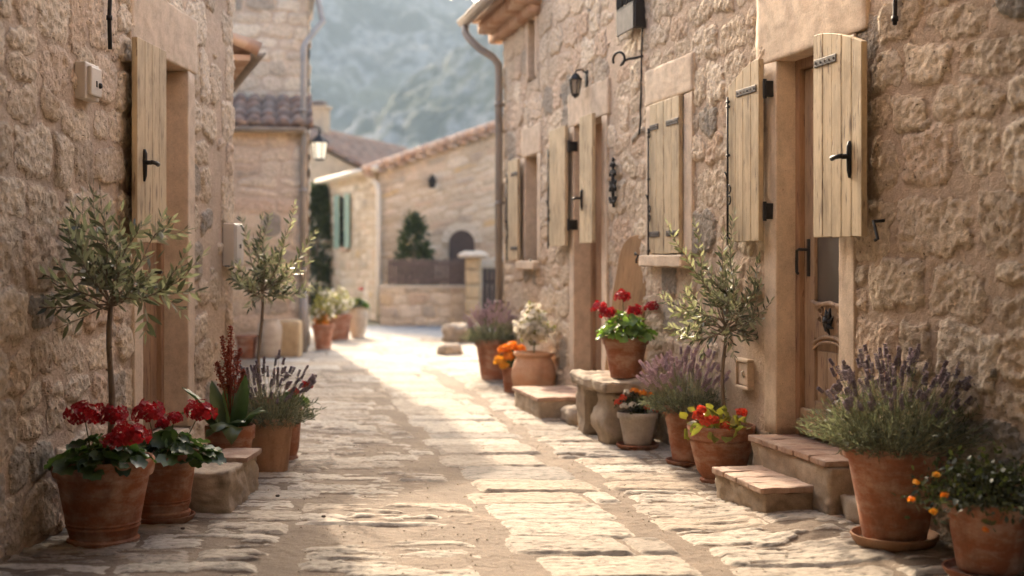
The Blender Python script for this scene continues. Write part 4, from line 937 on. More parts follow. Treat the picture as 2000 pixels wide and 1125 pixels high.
# ------------------------------------------------------------------ tall house closing the left side
TL = 4.0; TANG = math.atan2(.17, 1); td = Vector((1, .17, 0)).normalized(); TO = Vector((-2.89, 18.3, 0))-td*TL
thouse = empty('stone_house', TO, TANG, 'tall sunlit stone house with a tiled lean-to roof and a drainpipe at its corner', 'house', 'stone houses of the village lane')
facade('lean_to_wall', thouse, TL, 3.08, [], 51, .022, rows=(.18, .32), wid=(.22, .6), gap=(.01, .03), depth=(.006, .018), mat='wall', chinks=False)
m = MB(); m.box(0, TL-.004, .03, 1.1, -.03, 3.08); m.build('lean_to', 'wall', thouse)
fu = facade('wall', thouse, TL+.1, 5.6, [], 52, .025, rows=(.14, .24), wid=(.18, .45), gap=(.015, .04), depth=(.008, .022), mat='wall', chinks=False); fu.location = (0, 1.12, 0)
shell(thouse, TL+.09, 5.6, 1.15, 4.3)
fs_ = facade('side_wall', thouse, 3.2, 5.6, [], 53, .035, rows=(.14, .24), wid=(.18, .45), mat='wall', chinks=False); fs_.location = (TL+.11, 1.13, 0); fs_.rotation_euler = (0, 0, R(90))
tile_roof('lean_to_roof', thouse, (-.05, -.16, 3.10), (1, 0, 0), TL+.2, (0, math.cos(R(25)), math.sin(R(25))), 1.42, 'tiles', pitch=.2, row=.3, seed=12)
m = MB(); m.box(-.03, TL+.06, -.12, .05, 3.02, 3.085); m.build('lean_to_eave', 'creampipe', thouse)
m = MB(); gutter(m, -.05, TL+.04, -.2, 3.07, .055); m.build('lean_to_gutter', 'zinc', thouse, True)
ro_ = tile_roof('roof', thouse, (TL+.10, .95, 5.42), (0, 1, 0), 3.5, (-math.cos(R(20)), 0, math.sin(R(20))), 2.6, 'tiles', seed=14)
m = MB(); m.box(TL+.1, TL+.12, 1.0, 4.4, 5.28, 5.36); m.build('eave', 'darkwood', thouse)
m = MB(); m.tube([(TL+.17, .93, 5.39), (TL+.17, 4.4, 5.39)], .07, 10); m.build('gutter', 'zinc', thouse, True)
m = MB(); m.tube([(TL+.19, .98, 5.36), (TL+.22, .95, 5.16), (TL+.30, .55, 4.66), (TL+.06, .10, 4.30), (TL+.02, -.02, 4.18), (TL+.02, -.06, 4.0), (TL+.02, -.06, .25)], .043, 10); m.tube([(TL+.02, -.06, .9), (TL+.02, -.06, .02)], .058, 10)
for zz in (3.3, 2.2, 1.1): m.tube([(TL+.02, -.06, zz), (TL+.02, -.06, zz+.06)], .05, 10)
m.build('downpipe', 'zinc', thouse, True)

# ------------------------------------------------------------------ cottage across the end of the lane
CO = Vector((-2.70, 27.0, 0))
chouse = empty('cottage', CO, 0, 'pale stone cottage across the lane end with green shutters and a cream drainpipe', 'house', 'stone houses of the village lane')
CW = 4.6
facade('gable_wall', chouse, CW, 4.6, [], 61, .04, rows=(.12, .22), wid=(.18, .5), gap=(.01, .04), depth=(.006, .02), mat='wall_pale', chinks=False, top=lambda X: 3.12+X*0.345)
ca_ = Vector((-1.64, 4.0, 0)); cl_ = ca_.length; cang = math.atan2(-ca_.y, -ca_.x)
fw = facade('wall', chouse, cl_, 3.05, [(cl_-2.95, cl_-2.33, 1.52, 2.66)], 62, .045, rows=(.14, .26), wid=(.2, .5), gap=(.015, .045), depth=(.010, .025), mat='wall_pale', chinks=False); fw.location = ca_; fw.rotation_euler = (0, 0, cang)
m = MB(); m.add([(0.02, .05, 0), (CW, .05, 0), (CW, 5, 0), (-1.5, 5, 0), (-1.6, 4.02, 0), (.02, .05, 3.0), (CW, .05, 4.6), (CW, 5, 4.6), (-1.5, 5, 3.0), (-1.6, 4.02, 3.0)], [(0, 1, 6, 5), (1, 2, 7, 6), (2, 3, 8, 7), (3, 4, 9, 8), (5, 6, 7, 8, 9)]); m.build('rear_wall', 'wall_pale', chouse)
cm = Matrix.Translation(ca_) @ Matrix.Rotation(cang, 4, 'Z')
def cput(o): o.location = ca_; o.rotation_euler = (0, 0, cang)
m = MB(); x0, x1, z0, z1 = cl_-2.95, cl_-2.33, 1.52, 2.66; m.box(x0, x1, .10, .14, z0, z1); w_ = m.build('window', 'inside', chouse); cput(w_)
m = MB(); m.box(x0-.08, x1+.08, -.06, .1, z0-.09, z0); o_ = m.build('window_sill', 'tiles_warm', chouse); cput(o_)
for xa, xb in ((x0-.36, x0+.06), (x1-.10, x1+.30)):
    m = MB(); nn = 4
    for q in range(nn): m.box(xa+(xb-xa)*q/nn+.004, xa+(xb-xa)*(q+1)/nn-.004, -.075, -.04, z0-.02, z1+.03, .005)
    o_ = m.build('shutter', 'green_paint', chouse); cput(o_)
m = MB(); m.tube([(-.05, -.20, 3.10), (-1.84, 4.0, 3.04)], .075, 10); m.build('gutter', 'creampipe', chouse, True)
m = MB(); m.tube([(-.27, .14, 3.07), (-.24, .10, 2.96), (-.02, -.10, 2.76), (.0, -.12, 2.6), (.0, -.12, .8), (.0, -.12, .02)], .055, 10); m.build('downpipe', 'creampipe', chouse, True)
m = MB()
for q in range(24):
    x_ = -.3+q*.21; m.tube([(x_, -.07, 3.16+x_*.345), (x_+.235, -.07, 3.16+(x_+.235)*.345+.015)], [.095, .075], 10); m.box(x_, x_+.21, -.15, .05, 3.05+x_*.345, 3.10+x_*.345)
m.build('verge_tiles', 'tiles_warm', chouse, True)
rd = Vector((1, 0, .345)).normalized()
m = MB(); m.add([(-.35, -.1, 3.05), (CW, -.1, 3.05+.345*(CW+.35)), (CW, 5, 3.05+.345*(CW+.35)), (-2.2, 5, 3.0)], [(0, 1, 2, 3)])
tile_roof('roof', chouse, (-.35, 4.9, 3.02), (0, -1, 0), 4.9, tuple(rd), 5.4, 'tiles', seed=20)
# arched doorway, dark
m = MB(); ax = xat(902, 27)-CO.x; az0, az1 = .75, hat(450, 27); wv = .26; poly = [(ax-wv, .05), (ax+wv, .05)]+[(ax+wv*math.cos(t), az1-wv+wv*math.sin(t)) for t in np.linspace(0, math.pi, 14)]
m.prism(poly, -.035, -.02); m.build('arched_door', 'darkwood', chouse)
m = MB()
for t0, t1 in zip(np.linspace(0, math.pi, 9)[:-1], np.linspace(0, math.pi, 9)[1:]):
    q = [(ax+r_*math.cos(t), az1-wv+r_*math.sin(t)) for r_, t in ((wv+.005, t0+.02), (wv+.17, t0+.02), (wv+.17, t1-.02), (wv+.005, t1-.02))]; m.prism(q, -.05, .02)
m.build('door_arch', 'cap', chouse)

# back house with tiled roof and chimney
BO = Vector((-5.7, 35.5, 0)); bd = Vector((2.1, 7.5, 0)).normalized(); BANG = math.atan2(bd.y, bd.x)
bhouse = empty('stone_house', BO, BANG, 'far house with a large grey brown tiled roof and one chimney below the mountain', 'house', 'stone houses of the village lane')
sl_ = math.atan2(1.55, 3.0)
tile_roof('roof', bhouse, (-1.2, -3.0, 3.2), (1, 0, 0), 9.4, (0, math.cos(sl_), math.sin(sl_)), 3.38, 'tiles', pitch=.26, row=.42, seed=23)
m = MB(); m.box(-1.1, 8.1, -2.8, 2.8, -.03, 3.2); m.add([(-1.1, -2.8, 3.2), (8.1, -2.8, 3.2), (8.1, 2.8, 3.2), (-1.1, 2.8, 3.2), (-1.1, 0, 4.66), (8.1, 0, 4.66)], [(0, 1, 5, 4), (1, 2, 5), (2, 3, 4, 5), (3, 0, 4)]); m.build('wall', 'wall_pale', bhouse)
m = MB()
for q in range(34): m.tube([(-1.2+q*.275, 0, 4.76), (-1.2+q*.275+.3, 0, 4.78)], [.12, .10], 8)
m.build('ridge_tiles', 'tiles', bhouse, True)
ch = MB(); ch.box(.85, 1.3, -.35, .1, 4.3, 5.35, .01); ch.box(.80, 1.35, -.40, .15, 5.35, 5.42, .01); cho = ch.build('chimney', 'wall_pale', bhouse); ch = MB(); ch.box(.88, 1.27, -.3, .05, 5.42, 5.56, .03); ch.build('chimney_cap', 'fencewood', cho)

# garden wall, fence, pillars, gate
gw = facade('garden_wall', None, 1.75, .72, [], 71, .02, rows=(.14, .24), wid=(.18, .4), gap=(.015, .03), depth=(.01, .025), mat='wall_pale', chinks=False); gw.location = (-2.50, 25.2, 0); gw.rotation_euler = (0, 0, R(1.5)); tag(gw, 'low rubble garden wall under the brown fence at the lane end', 'garden wall')
m = MB(); m.box(0, 1.75, .03, .3, -.03, .72); bo_ = m.build('wall_core', 'wall_pale', gw); m = MB(); m.box(-.02, 1.77, -.03, .33, .724, .77, .01); m.build('coping', 'cap', gw)
fe = MB()
for q in range(22): fe.box(q*.071, q*.071+.058, 0, .018, .02, .50+.01*math.sin(q*2.2), .003)
fo_ = fe.build('slat_fence', 'fencewood', None, False, (-2.36, 25.32, .77), R(1.5)); tag(fo_, 'brown board fence standing on the low garden wall', 'fence')
m = MB(); m.box(0, 1.55, .018, .05, .08, .13, .004); m.box(0, 1.55, .018, .05, .38, .43, .004); m.build('rail', 'fencewood', fo_)
def pillar(x, y, w, h, label):
    m = MB(); zz = 0; q = 0
    while zz < h-.02:
        hh = min(.27, h-zz); rough_block(m, -w/2, w/2, -w/2, w/2, zz, zz+hh-.004, .006, .012, 80+q+int(x*10), .06); zz += hh; q += 1
    o = m.build('stone_pillar', 'pillar', None, True, (x, y, -.01)); tag(o, label, 'pillar', 'gate pillars')
    m = MB(); rough_block(m, -w*.95, w*.95, -w*.95, w*.95, h, h+.12, .012, .03, 5, .05, fn=lambda P, hf: P*np.stack([1-.35*np.clip(P[:, 2]/hf[2], 0, 1), 1-.35*np.clip(P[:, 2]/hf[2], 0, 1), np.ones(len(P))], -1)); m.build('pillar_cap', 'cap', o, True)
pillar(xat(924, 24.8), 24.9, .29, 1.31, 'yellow stone gate pillar with a wide pale cap beside the brown fence')
pillar(xat(986, 25.6), 25.7, .26, 1.22, 'gate pillar half hidden behind the right hand drainpipe')
m = MB()
for q in range(5): m.box(q*.09, q*.09+.08, 0, .03, .03, 1.1, .004)
m.box(0, .44, .03, .06, .25, .33, .004); m.box(0, .44, .03, .06, .8, .88, .004)
tag(m.build('garden_gate', 'darkwood', None, False, (xat(924, 24.8)+.17, 25.2, 0)), 'narrow dark wooden gate between the two capped pillars', 'gate')

# ------------------------------------------------------------------ things fixed to the walls
def wall_box(P, ang, w, h, d, label, name, cat, kind):
    o = empty(name, P, ang, label, cat); m = MB()
    if kind == 'switch':
        m.box(-w/2, w/2, -d*.55, .03, 0, h, .006); m.box(-w*.38, w*.38, -d, -d*.5, h*.1, h*.9, .008); m.build('housing', 'plastic', o)
        m = MB(); m.box(-w*.06, w*.02, -d-.003, -d+.004, h*.36, h*.52); m.build('slot', 'slot', o)
        m = MB(); m.tube([(w*.2, -d+.002, h*.42), (w*.2, -d-.012, h*.42)], [.016, .012], 10); m.build('knob', 'iron', o, True)
    elif kind == 'meter':
        m.box(-w/2, w/2, -d, .03, 0, h, .010); m.box(-w*.40, w*.40, -d-.008, -d+.004, h*.05, h*.95, .004); m.build('housing', 'plastic', o)
        m = MB(); m.box(-w*.08, w*.08, -d-.014, -d-.004, h*.42, h*.52, .003); m.build('lock', 'ironrust', o)
    else:
        t = .022; m.box(-w/2, w/2, -d, .03, 0, t, .006); m.box(-w/2, w/2, -d, .03, h-t, h, .006); m.box(-w/2, -w/2+t, -d, .03, t, h-t, .006); m.box(w/2-t, w/2, -d, .03, t, h-t, .006); m.build('frame', 'plaster', o)
        m = MB(); m.box(-w/2+t+.004, w/2-t-.004, -d*.55, .02, t+.004, h-t-.004, .006); m.build('lid', 'plaster', o)
        m = MB(); m.tube([(w*.05, -d*.6, h*.58), (w*.05, -d*.95, h*.56), (w*.1, -d*.95, h*.46), (w*.1, -d*.6, h*.42)], .008, 6); m.build('pull', 'plastic', o, True)
    return o
s0, z0 = ls(159); wall_box(lw(s0, .03, hat(196, z0)), LANG, .20, .185, .05, 'white switch box with a dark knob on the left wall above the shutter handle', 'switch_box', 'switch box', 'switch')
s0, z0 = ls(446); wall_box(lw(s0-.04, .03, hat(520, z0)), LANG, .27, .31, .06, 'tall white meter box at the far corner of the left house', 'meter_box', 'meter box', 'meter')
s0, z0 = rs(1459); wall_box(rw(s0, .01, hat(760, z0)), RANG, .20, .185, .03, 'small square stone coloured access hatch low on the wall left of the steps', 'access_hatch', 'wall hatch', 'hatch')

def wall_lantern():
    s0, z0 = rs(1143); o = empty('wall_lantern', rw(s0+.12, .02, hat(165, z0)-.02), RANG, 'small black iron lantern on the right wall above the second door', 'lantern'); o.scale = (.72, .72, .8)
    m = MB(); m.box(-.045, .045, -.012, .02, -.02, .16, .006); m.tube([(0, -.01, .13), (0, -.06, .165), (0, -.13, .155), (0, -.14, .12)], .011, 8); m.build('bracket', 'iron', o, True)
    m = MB(); m.lathe([(0, .125), (.03, .12), (.085, .06), (.088, .05), (0, .05)], 6, (0, -.14, 0)); 
    for k in range(6):
        a = k*math.pi/3; m.tube([(.075*math.cos(a), -.14+.075*math.sin(a), .05), (.045*math.cos(a), -.14+.045*math.sin(a), -.10)], .006, 5)
    m.lathe([(0, -.10), (.05, -.10), (.05, -.115), (.02, -.135), (0, -.15)], 6, (0, -.14, 0)); m.build('cage', 'iron', o)
    m = MB(); m.lathe([(.068, .05), (.042, -.10)], 6, (0, -.14, 0)); m.build('glass', 'lanternglass', o)
wall_lantern()
def iron_sign():
    s0, z0 = rs(1243); o = empty('hanging_sign', rw(s0, .0, rh(1243, 64)), RANG, 'dark wrought iron sign box with grey lower plate high on the right wall', 'sign'); o.scale = (1, 1, 1)
    w, d = .21, .085
    m = MB()
    for x in (-w, w):
        m.tube([(x, -d, 0), (x, -d, .52)], .011, 6); m.box(x-.012, x+.012, -d, .03, .10, .13); m.box(x-.012, x+.012, -d, .03, .40, .43)
        m.tube([(x, -d, .36), (x*1.08, -d-.01, .40), (x*1.14, -d, .385)], .008, 6)
    m.box(-w, w, -d-.008, -d+.008, .185, .205); m.box(-w, w, -d-.008, -d+.008, .355, .375); m.box(-w, w, -d-.008, -d+.008, .52, .54)
    m.tube([(-w, -d, .54), (-w*.5, -d, .60), (0, -d, .62), (w*.5, -d, .60), (w, -d, .54)], .010, 6); m.build('frame', 'iron', o)
    m = MB(); m.box(-w, w, -d-.01, -d+.004, 0, .185, .003); m.build('plate', 'ironrust', o)
    m = MB(); m.box(w-.02, w+.03, -d, .02, .0, .19, .004); m.box(w-.01, w+.02, -d*.9, .02, .19, .37, .004); m.build('side_plate', 'iron', o)
    m = MB(); rr = .013                                   # cut iron letters, worn past reading
    def stroke(*p): m.tube([(x, -d-.004, z) for x, z in p], rr, 5)
    zb, zt = .21, .35
    for k in range(5):
        x = -w+.045+k*.083; a, b = x-.03, x+.03
        [lambda: (stroke((a, zb), (a, zt)), stroke((a, zt), (b, zb)), stroke((b, zb), (b, zt))),
         lambda: (stroke((a, zt), (x, zb)), stroke((x, zb), (b, zt))),
         lambda: (stroke((x, zb), (x, zt)),),
         lambda: (stroke((a, zb), (x, zt)), stroke((x, zt), (b, zb)), stroke((a+.015, zb+.05), (b-.015, zb+.05))),
         lambda: (stroke((a, zb), (a, zt)), stroke((a, zt), (b, zt-.03)), stroke((b, zt-.03), (a, zb+.06)), stroke((a, zb+.06), (b, zb)))][k]()
        for dx in (-.03, 0, .03): m.tube([(x+dx, -d-.004, .385), (x+dx, -d-.004, .51)], .009 if dx else .014, 5)
    m.build('lettering', 'iron', o)
iron_sign()
def hook():
    s0, z0 = rs(1258); h0 = rh(1258, 112); o = empty('iron_bracket', rw(s0, 0, h0), RANG, 'curled iron bracket with a hanging cable below the iron sign', 'bracket'); m = MB()
    m.tube([(0, .02, 0), (0, -.01, .01), (-.03, -.05, .0), (-.07, -.10, -.005), (-.11, -.13, -.02)]+[(-.14+.05*math.cos(t), -.155+.03*math.cos(t), -.0+.05*math.sin(t)*1.1) for t in np.linspace(-1.2, 3.6, 14)], .010, 7); m.build('arm', 'iron', o, True)
    m = MB(); m.tube([(0.0, -.012, .24), (.01, -.02, .1), (0, -.02, 0), (.01, -.025, -.2), (.0, -.03, -.40), (-.005, -.025, -.46), (-.03, -.03, -.58)], .0075, 6); m.build('cable', 'iron', o, True)
hook()
def ornament():
    s0, z0 = rs(1208); o = empty('iron_ornament', rw(s0, .02, rh(1208, 405)), RANG, 'tall wrought iron scroll ornament on the wall between the second door and closed window', 'ornament'); m = MB(); H = .37
    m.tube([(0, -.02, 0), (0, -.03, H*.5), (0, -.02, H)], [.012, .016, .010], 8); m.tube([(0, -.02, H), (0, -.03, H+.03)], [.02, .004], 8)
    for sg in (-1, 1):
        for zc, r in ((H*.28, .06), (H*.62, .055), (H*.84, .04)): m.tube([(sg*(r*.75+r*.7*math.cos(t)), -.028, zc+r*1.1*math.sin(t)) for t in np.linspace(.4, 6.0, 16)], .010, 6)
    m.build('scrolls', 'iron', o, True)
ornament()
def cable(P0, pts, label, name='wall_cable'):
    m = MB(); m.tube(pts, .011, 8); 
    for k in (1, len(pts)-2): p = Vector(pts[k]); m.tube([p-Vector((0, 0, .012)), p+Vector((0, 0, .012))], .016, 8)
    o = m.build(name, 'iron', None, True); tag(o, label, 'cable')
s0, z0 = ls(196); cable(None, [lw(s0+.01, .05, 3.1), lw(s0, .052, 2.72), lw(s0-.006, .05, 2.60), lw(s0+.006, .05, hat(96, z0))], 'short black cable hanging down the top of the left wall')
s0, z0 = rs(1765); cable(None, [rw(s0, .045, 3.0), rw(s0, .05, 2.72), rw(s0, .05, hat(38, z0)), rw(s0+.004, .055, hat(50, z0))], 'black cable end hanging down the wall above the rightmost shutter')
s0, z0 = rs(1737); m = MB(); h0 = hat(455, z0); m.tube([rw(s0-.03, .0, h0+.06), rw(s0-.02, .07, h0+.055), rw(s0, .085, h0+.03), rw(s0+.01, .075, h0-.03), rw(s0+.015, .095, h0-.035)], .008, 7); tag(m.build('wall_hook', 'iron', None, True), 'small black iron hook under the corner of the rightmost shutter', 'hook')

# unseen house added behind the viewer to hold back sky light
facade('back_house_wall', None, .4, .4, [], 1, .1) if False else None
bk = empty('stone_house', (-4, -5.2, 0), 0, 'unseen stone house added behind the viewer to hold back sky light', 'house', 'stone houses of the village lane'); m = MB(); m.box(0, 9, -3, 0, -.03, 6.8); m.build('wall', 'wall', bk)
ps = empty('sky_blocker', (0, -1, 0), 0, 'unseen vault over the lane at the viewpoint', 'occluder'); m = MB(); m.box(-3.6, 4.6, -4.2, 6.3, 3.15, 5.6); m.build('blocker', 'wall', ps)  # added unseen mass overhead, dims the foreground by blocking the sky
# leaning plank, bench, steps
def plank():
    P = rw(4.93, .17, 0.466); m = MB(); w, H = .37, 1.05
    pts = [(-w*.42, 0), (w*.42, 0), (w*.5, .6), (w*.47, .86)]+[(w*.44*math.cos(t), .90+(H-.90)*math.sin(t)) for t in np.linspace(0.15, math.pi-.15, 12)]+[(-w*.47, .86), (-w*.5, .6)]
    m.prism(pts, 0, .055); o = m.build('wooden_plank', 'board', None, False, P); o.rotation_euler = Euler((-R(10), 0, 0)).to_matrix().to_euler(); o.rotation_euler = (Matrix.Rotation(RANG+R(26), 3, 'Z') @ Matrix.Rotation(-R(8), 3, 'X') @ Matrix.Rotation(R(3), 3, 'Y')).to_euler()
    b = o.modifiers.new('bevel', 'BEVEL'); b.width = .008; b.segments = 2; tag(o, 'pale round topped wooden plank standing on the bench against the wall', 'plank')
plank()
def bench():
    P = rw(4.72, 0, 0); o = empty('stone_bench', P, RANG, 'rough stone bench on two unlike legs carrying the red geranium pot', 'bench')
    m = MB(); rough_block(m, 0, .92, -.50, -.03, .375, .465, .022, .028, 3, .03); m.build('slab', 'benchstone', o, True)
    m = MB(); rough_block(m, .03, .25, -.45, -.06, -.02, .385, .025, .03, 4, .03); m.build('leg', 'benchstone', o, True)
    m = MB(); rough_block(m, .50, .86, -.46, -.08, -.02, .385, .03, .07, 8, .03, fn=lambda P_, hf: P_*np.stack([1+.10*np.cos(P_[:, 2]*21+1+P_[:, 0]*4)+.06*np.sin(P_[:, 2]*47), 1+.12*np.cos(P_[:, 2]*24+.4), np.ones(len(P_))], -1)); m.build('leg', 'benchstone', o, True)
bench()
def paver_top(m, x0, x1, y0, y1, z, n, seed, along='x', t=.026):
    rg = np.random.RandomState(seed)
    for k in range(n):
        a = x0+(x1-x0)*k/n; b = x0+(x1-x0)*(k+1)/n; j = rg.uniform(-.006, .006, 3)
        rough_block(m, a+.002, b-.002, y0+j[0], y1, z-.008, z+t+j[1]*.6, .006, .007, seed+k, .02)
def door_steps():
    P = rw(7.46, 0, 0); o = empty('door_steps', P, RANG, 'two rendered steps with brick paver tops below the carved door', 'steps')
    m = MB(); rough_block(m, .16, .84, -.43, -.12, -.03, .148, .016, .012, 11, .02); s1 = m.build('lower_step', 'concrete', o, True)
    m = MB(); paver_top(m, .155, .845, -.445, -.13, .152, 4, 12); m.build('paver_top', 'tilecap', s1, True)
    m = MB(); rough_block(m, .03, 1.02, -.16, .165, -.03, .300, .018, .014, 15, .025); s2 = m.build('upper_step', 'concrete', o, True)
    m = MB(); paver_top(m, .02, 1.0, -.175, .16, .303, 5, 16); m.build('paver_top', 'tilecap', s2, True)
    m = MB(); rough_block(m, .98, 1.34, -.11, .05, -.03, .16, .03, .03, 19, .03); m.build('rubble_footing', 'benchstone', o, True)
door_steps()
def far_step():
    P = rw(3.05, 0, 0); o = empty('stone_step', P, RANG, 'low stone step with a worn slab below the second door beside the bench', 'steps', 'door steps')
    m = MB(); rough_block(m, .0, .95, -.56, -.02, -.02, .155, .014, .018, 21, .04); m.build('step_block', 'benchstone', o, True)
    m = MB(); paver_top(m, -.01, .96, -.575, -.02, .158, 3, 22); m.build('paver_top', 'tilecap', o, True)
    m = MB(); rough_block(m, 1.0, 1.36, -.40, -.02, -.02, .13, .03, .05, 25, .03); m.build('loose_stone', 'benchstone', o, True)
    m = MB(); rough_block(m, .0, .93, -.03, .17, -.02, .285, .01, .01, 26, .05); m.build('threshold', 'concrete', o, True)
far_step()
def left_step():
    o = empty('stone_step', lw(2.335, 0, 0), LANG, 'single stone block step with pavers on its back edge below the left doorway', 'steps', 'door steps')
    m = MB(); rough_block(m, .0, .72, -.70, -.02, -.02, .222, .022, .016, 27, .018); m.build('step_block', 'benchstone', o, True)
    m = MB(); rg = np.random.RandomState(3)
    for k in range(3): rough_block(m, .36, .725, -.715+k*.22, -.715+(k+1)*.22-.008, .214, .245, .004, .006, 40+k, .03)
    m.build('paver_top', 'tilecap', o, True)
    m = MB(); rough_block(m, .75, 1.70, -.02, .17, -.02, .235, .008, .01, 33, .05); m.build('threshold', 'plaster', o, True)
left_step()
def rubble(x, y, r, seed, label):
    m = MB(); rough_block(m, -r, r, -r*.7, r*.7, -.02, r*.9, r*.22, r*.35, seed, r*.13); o = m.build('loose_boulder', 'benchstone', None, True, (x, y, 0), seed); tag(o, label, 'boulder')
rubble(xat(905, 20.3), 20.5, .30, 3, 'grey boulder at the far right edge of the lane')
rubble(xat(878, 17.9), 18.0, .16, 7, 'small tan stone in front of the grey boulder')

# street lamp on the drainpipe
def street_lamp():
    x, y = xat(624, 18.15), 18.15; o = empty('street_lamp', (x, y, 2.66), 0, 'white glass street lamp on a bracket by the tall house corner', 'street lamp')
    m = MB(); m.lathe([(0, 0), (.075, 0), (.105, .22), (.0, .22)], 6); m.build('glass', 'lampglass', o)
    m = MB(); m.lathe([(.13, .22), (.125, .235), (.05, .31), (.02, .33), (.012, .37), (0, .37)], 6); m.lathe([(0, -.02), (.05, -.02), (.08, 0.0), (0, .002)], 6)
    for k in range(6): a = k*math.pi/3; m.tube([(.076*math.cos(a), .076*math.sin(a), 0), (.107*math.cos(a), .107*math.sin(a), .22)], .007, 5)
    m.build('cage', 'iron', o)
    m = MB(); m.tube([(0, 0, .36), (0, 0, .42), (-.08, .02, .45), (-.20, .06, .40), (-.24, .08, .30)], .014, 7); m.tube([(-.24, .08, .44), (-.24, .08, .22)], .022, 6); m.build('bracket', 'iron', o, True)
street_lamp()
sconce = empty('wall_lamp', (xat(845, 27), 26.98, hat(362, 27)), 0, 'small dark lamp on the gable of the cottage', 'wall lamp'); m = MB(); m.box(-.05, .05, -.02, .04, 0, .2, .01); m.tube([(0, -.02, .17), (0, -.16, .2), (0, -.17, .15)], .015, 7); m.build('bracket', 'iron', sconce, True)
m = MB(); m.lathe([(0, .17), (.03, .16), (.09, .10), (.085, .09), (.06, -.06), (0, -.07)], 8, (0, -.17, 0)); m.build('shade', 'iron', sconce)

# ------------------------------------------------------------------ pots and plants, left side
_, sz = flowerpot(-1.925, 6.27, .0, .40, .237, .155, 'large terracotta pot holding an olive tree and red geraniums, front left corner', kind='banded', rimh=.085, seed=1)
olive_tree(-1.90, 6.24, sz, .79, .54, .50, 14, 5, 'olive tree in the front left terracotta pot', .082, lean=(.03, 0), dens=.78, tr=.0145,
           extra=[((.95, -.1, .10), .56), ((-.95, -.1, -.02), .52), ((-.9, 0, .3), .5), ((-.6, 0, .8), .52), ((-.25, -.1, 1), .58), ((.25, -.2, .95), .55), ((.35, -.3, -.22), .30), ((-.35, -.25, -.2), .26)])
geranium(-1.925, 6.22, sz-.01, .225, .17, [((-.065, -.03, .285), .075), ((.055, .02, .275), .065), ((.175, -.12, .20), .075), ((.10, -.13, .175), .05)], 11, 'dark leaved red geranium under the front left olive tree', 62, .050, lean=(0, -.02))
_, sz = flowerpot(-1.765, 6.74, .035, .325, .176, .125, 'reddish terracotta pot of red geraniums on a saucer beside the front left pot', kind='banded', rimh=.075, seed=2)
saucer(-1.765, 6.74, .004, .158, 'terracotta saucer under the red geranium pot on the left')
geranium(-1.755, 6.72, sz-.01, .20, .16, [((-.075, -.03, .265), .078), ((.185, -.03, .265), .070), ((.05, 0, .235), .04), ((-.02, .05, .20), .03)], 12, 'red geranium with bright green leaves spilling over its left side pot', 70, .046, lean=(.07, -.04))
_, sz = flowerpot(-1.69, 7.98, .0, .335, .150, .105, 'terracotta pot with broad leaves behind the left stone step', rimh=.085, seed=3)
def broad_plant(x, y, z):
    root = empty('broad_leaf_plant', (x, y, z), 0, 'plant with large drooping paddle leaves in a pot behind the left step', 'leafy plant'); rg = np.random.RandomState(5); 
    specs = [(-150, .42, .16, .5), (-95, .30, .15, 1.15), (-60, .26, .12, .9), (-20, .30, .11, .75), (190, .34, .12, .9), (100, .38, .12, .25), (60, .36, .10, .2), (-120, .22, .11, 1.3), (-75, .34, .13, 1.5), (20, .26, .10, .6), (140, .36, .11, .2), (-40, .40, .11, .1)]
    for a, ln, w, droop in specs:
        a = R(a); V = []; Fc = []; nn = 10; p = Vector((0.03*math.cos(a), .03*math.sin(a), 0)); el = R(78)-droop*.25
        for i in range(nn+1):
            t = i/nn; hw = w*.5*(math.sin(math.pi*min(1, t**.75*1.0))**.75 if 0 < t < 1 else 0.0)+(.006 if t < .95 else 0); sd = Vector((-math.sin(a), math.cos(a), 0)); d = Vector((math.cos(a)*math.cos(el), math.sin(a)*math.cos(el), math.sin(el)))
            nrm = sd.cross(d)
            for k in range(5): q = (k-2)/2; V.append(p+sd*(q*hw)-nrm*(abs(q)*hw*-.35)+nrm*(.004*math.sin(i*2.4+k))) 
            el -= droop*(.10+.22*t); p = p+d*(ln/nn)
        for i in range(nn):
            for k in range(4): Fc.append((i*5+k, i*5+k+1, (i+1)*5+k+1, (i+1)*5+k))
        MB().add(V, Fc).build('leaf', 'broad', root, True)
broad_plant(-1.69, 7.96, sz)
def plume(x, y, z, h, label):
    root = empty('red_plume_flower', (x, y, z), 0, label, 'flower'); rg = np.random.RandomState(9); st = MB(); bd = Scatter(T_bud())
    for k in range(7):
        a = k*2.4; top = Vector((.11*math.cos(a)*(k > 0)*rg.uniform(.5, 1), .08*math.sin(a)*(k > 0), h*(1-.09*k)*rg.uniform(.9, 1))); b = Vector((0, 0, .0)); md = b.lerp(top, .5)+Vector((0, 0, .02)); st.tube([b, md, top], [.004, .003, .001], 5)
        for j in range(16):
            t = .45+.55*j/16; q = md.lerp(top, (t-.5)*2) if t > .5 else b.lerp(md, t*2); L = .055*(1-t)+.012
            for i in range(3):
                d = Vector((rg.normal(), rg.normal(), .8)).normalized(); e = q+d*L; st.tube([q, e], .001, 3, False)
                for w in range(6): bd.put(q.lerp(e, (w+1)/6)+Vector(rg.normal(size=3))*.004, rdir(rg), rdir(rg), .011*rg.uniform(.7, 1.2), .009)
    st.build('stems', 'plume', root, True); bd.build('blossoms', 'plume', root)
plume(-1.69, 8.0, sz+.1, .60, 'rust red feathery plume flower rising from the broad leaves')
_, sz = flowerpot(-1.505, 8.31, .0, .34, .150, .105, 'brown terracotta pot of lavender behind the left stone step', 'terra_dark', rimh=.07, seed=4)
lavender(-1.50, 8.30, sz, .21, .27, .47, 21, 'dark purple lavender in the brown pot on the left', 190, 75, 1.0, .04, tilt=.10)
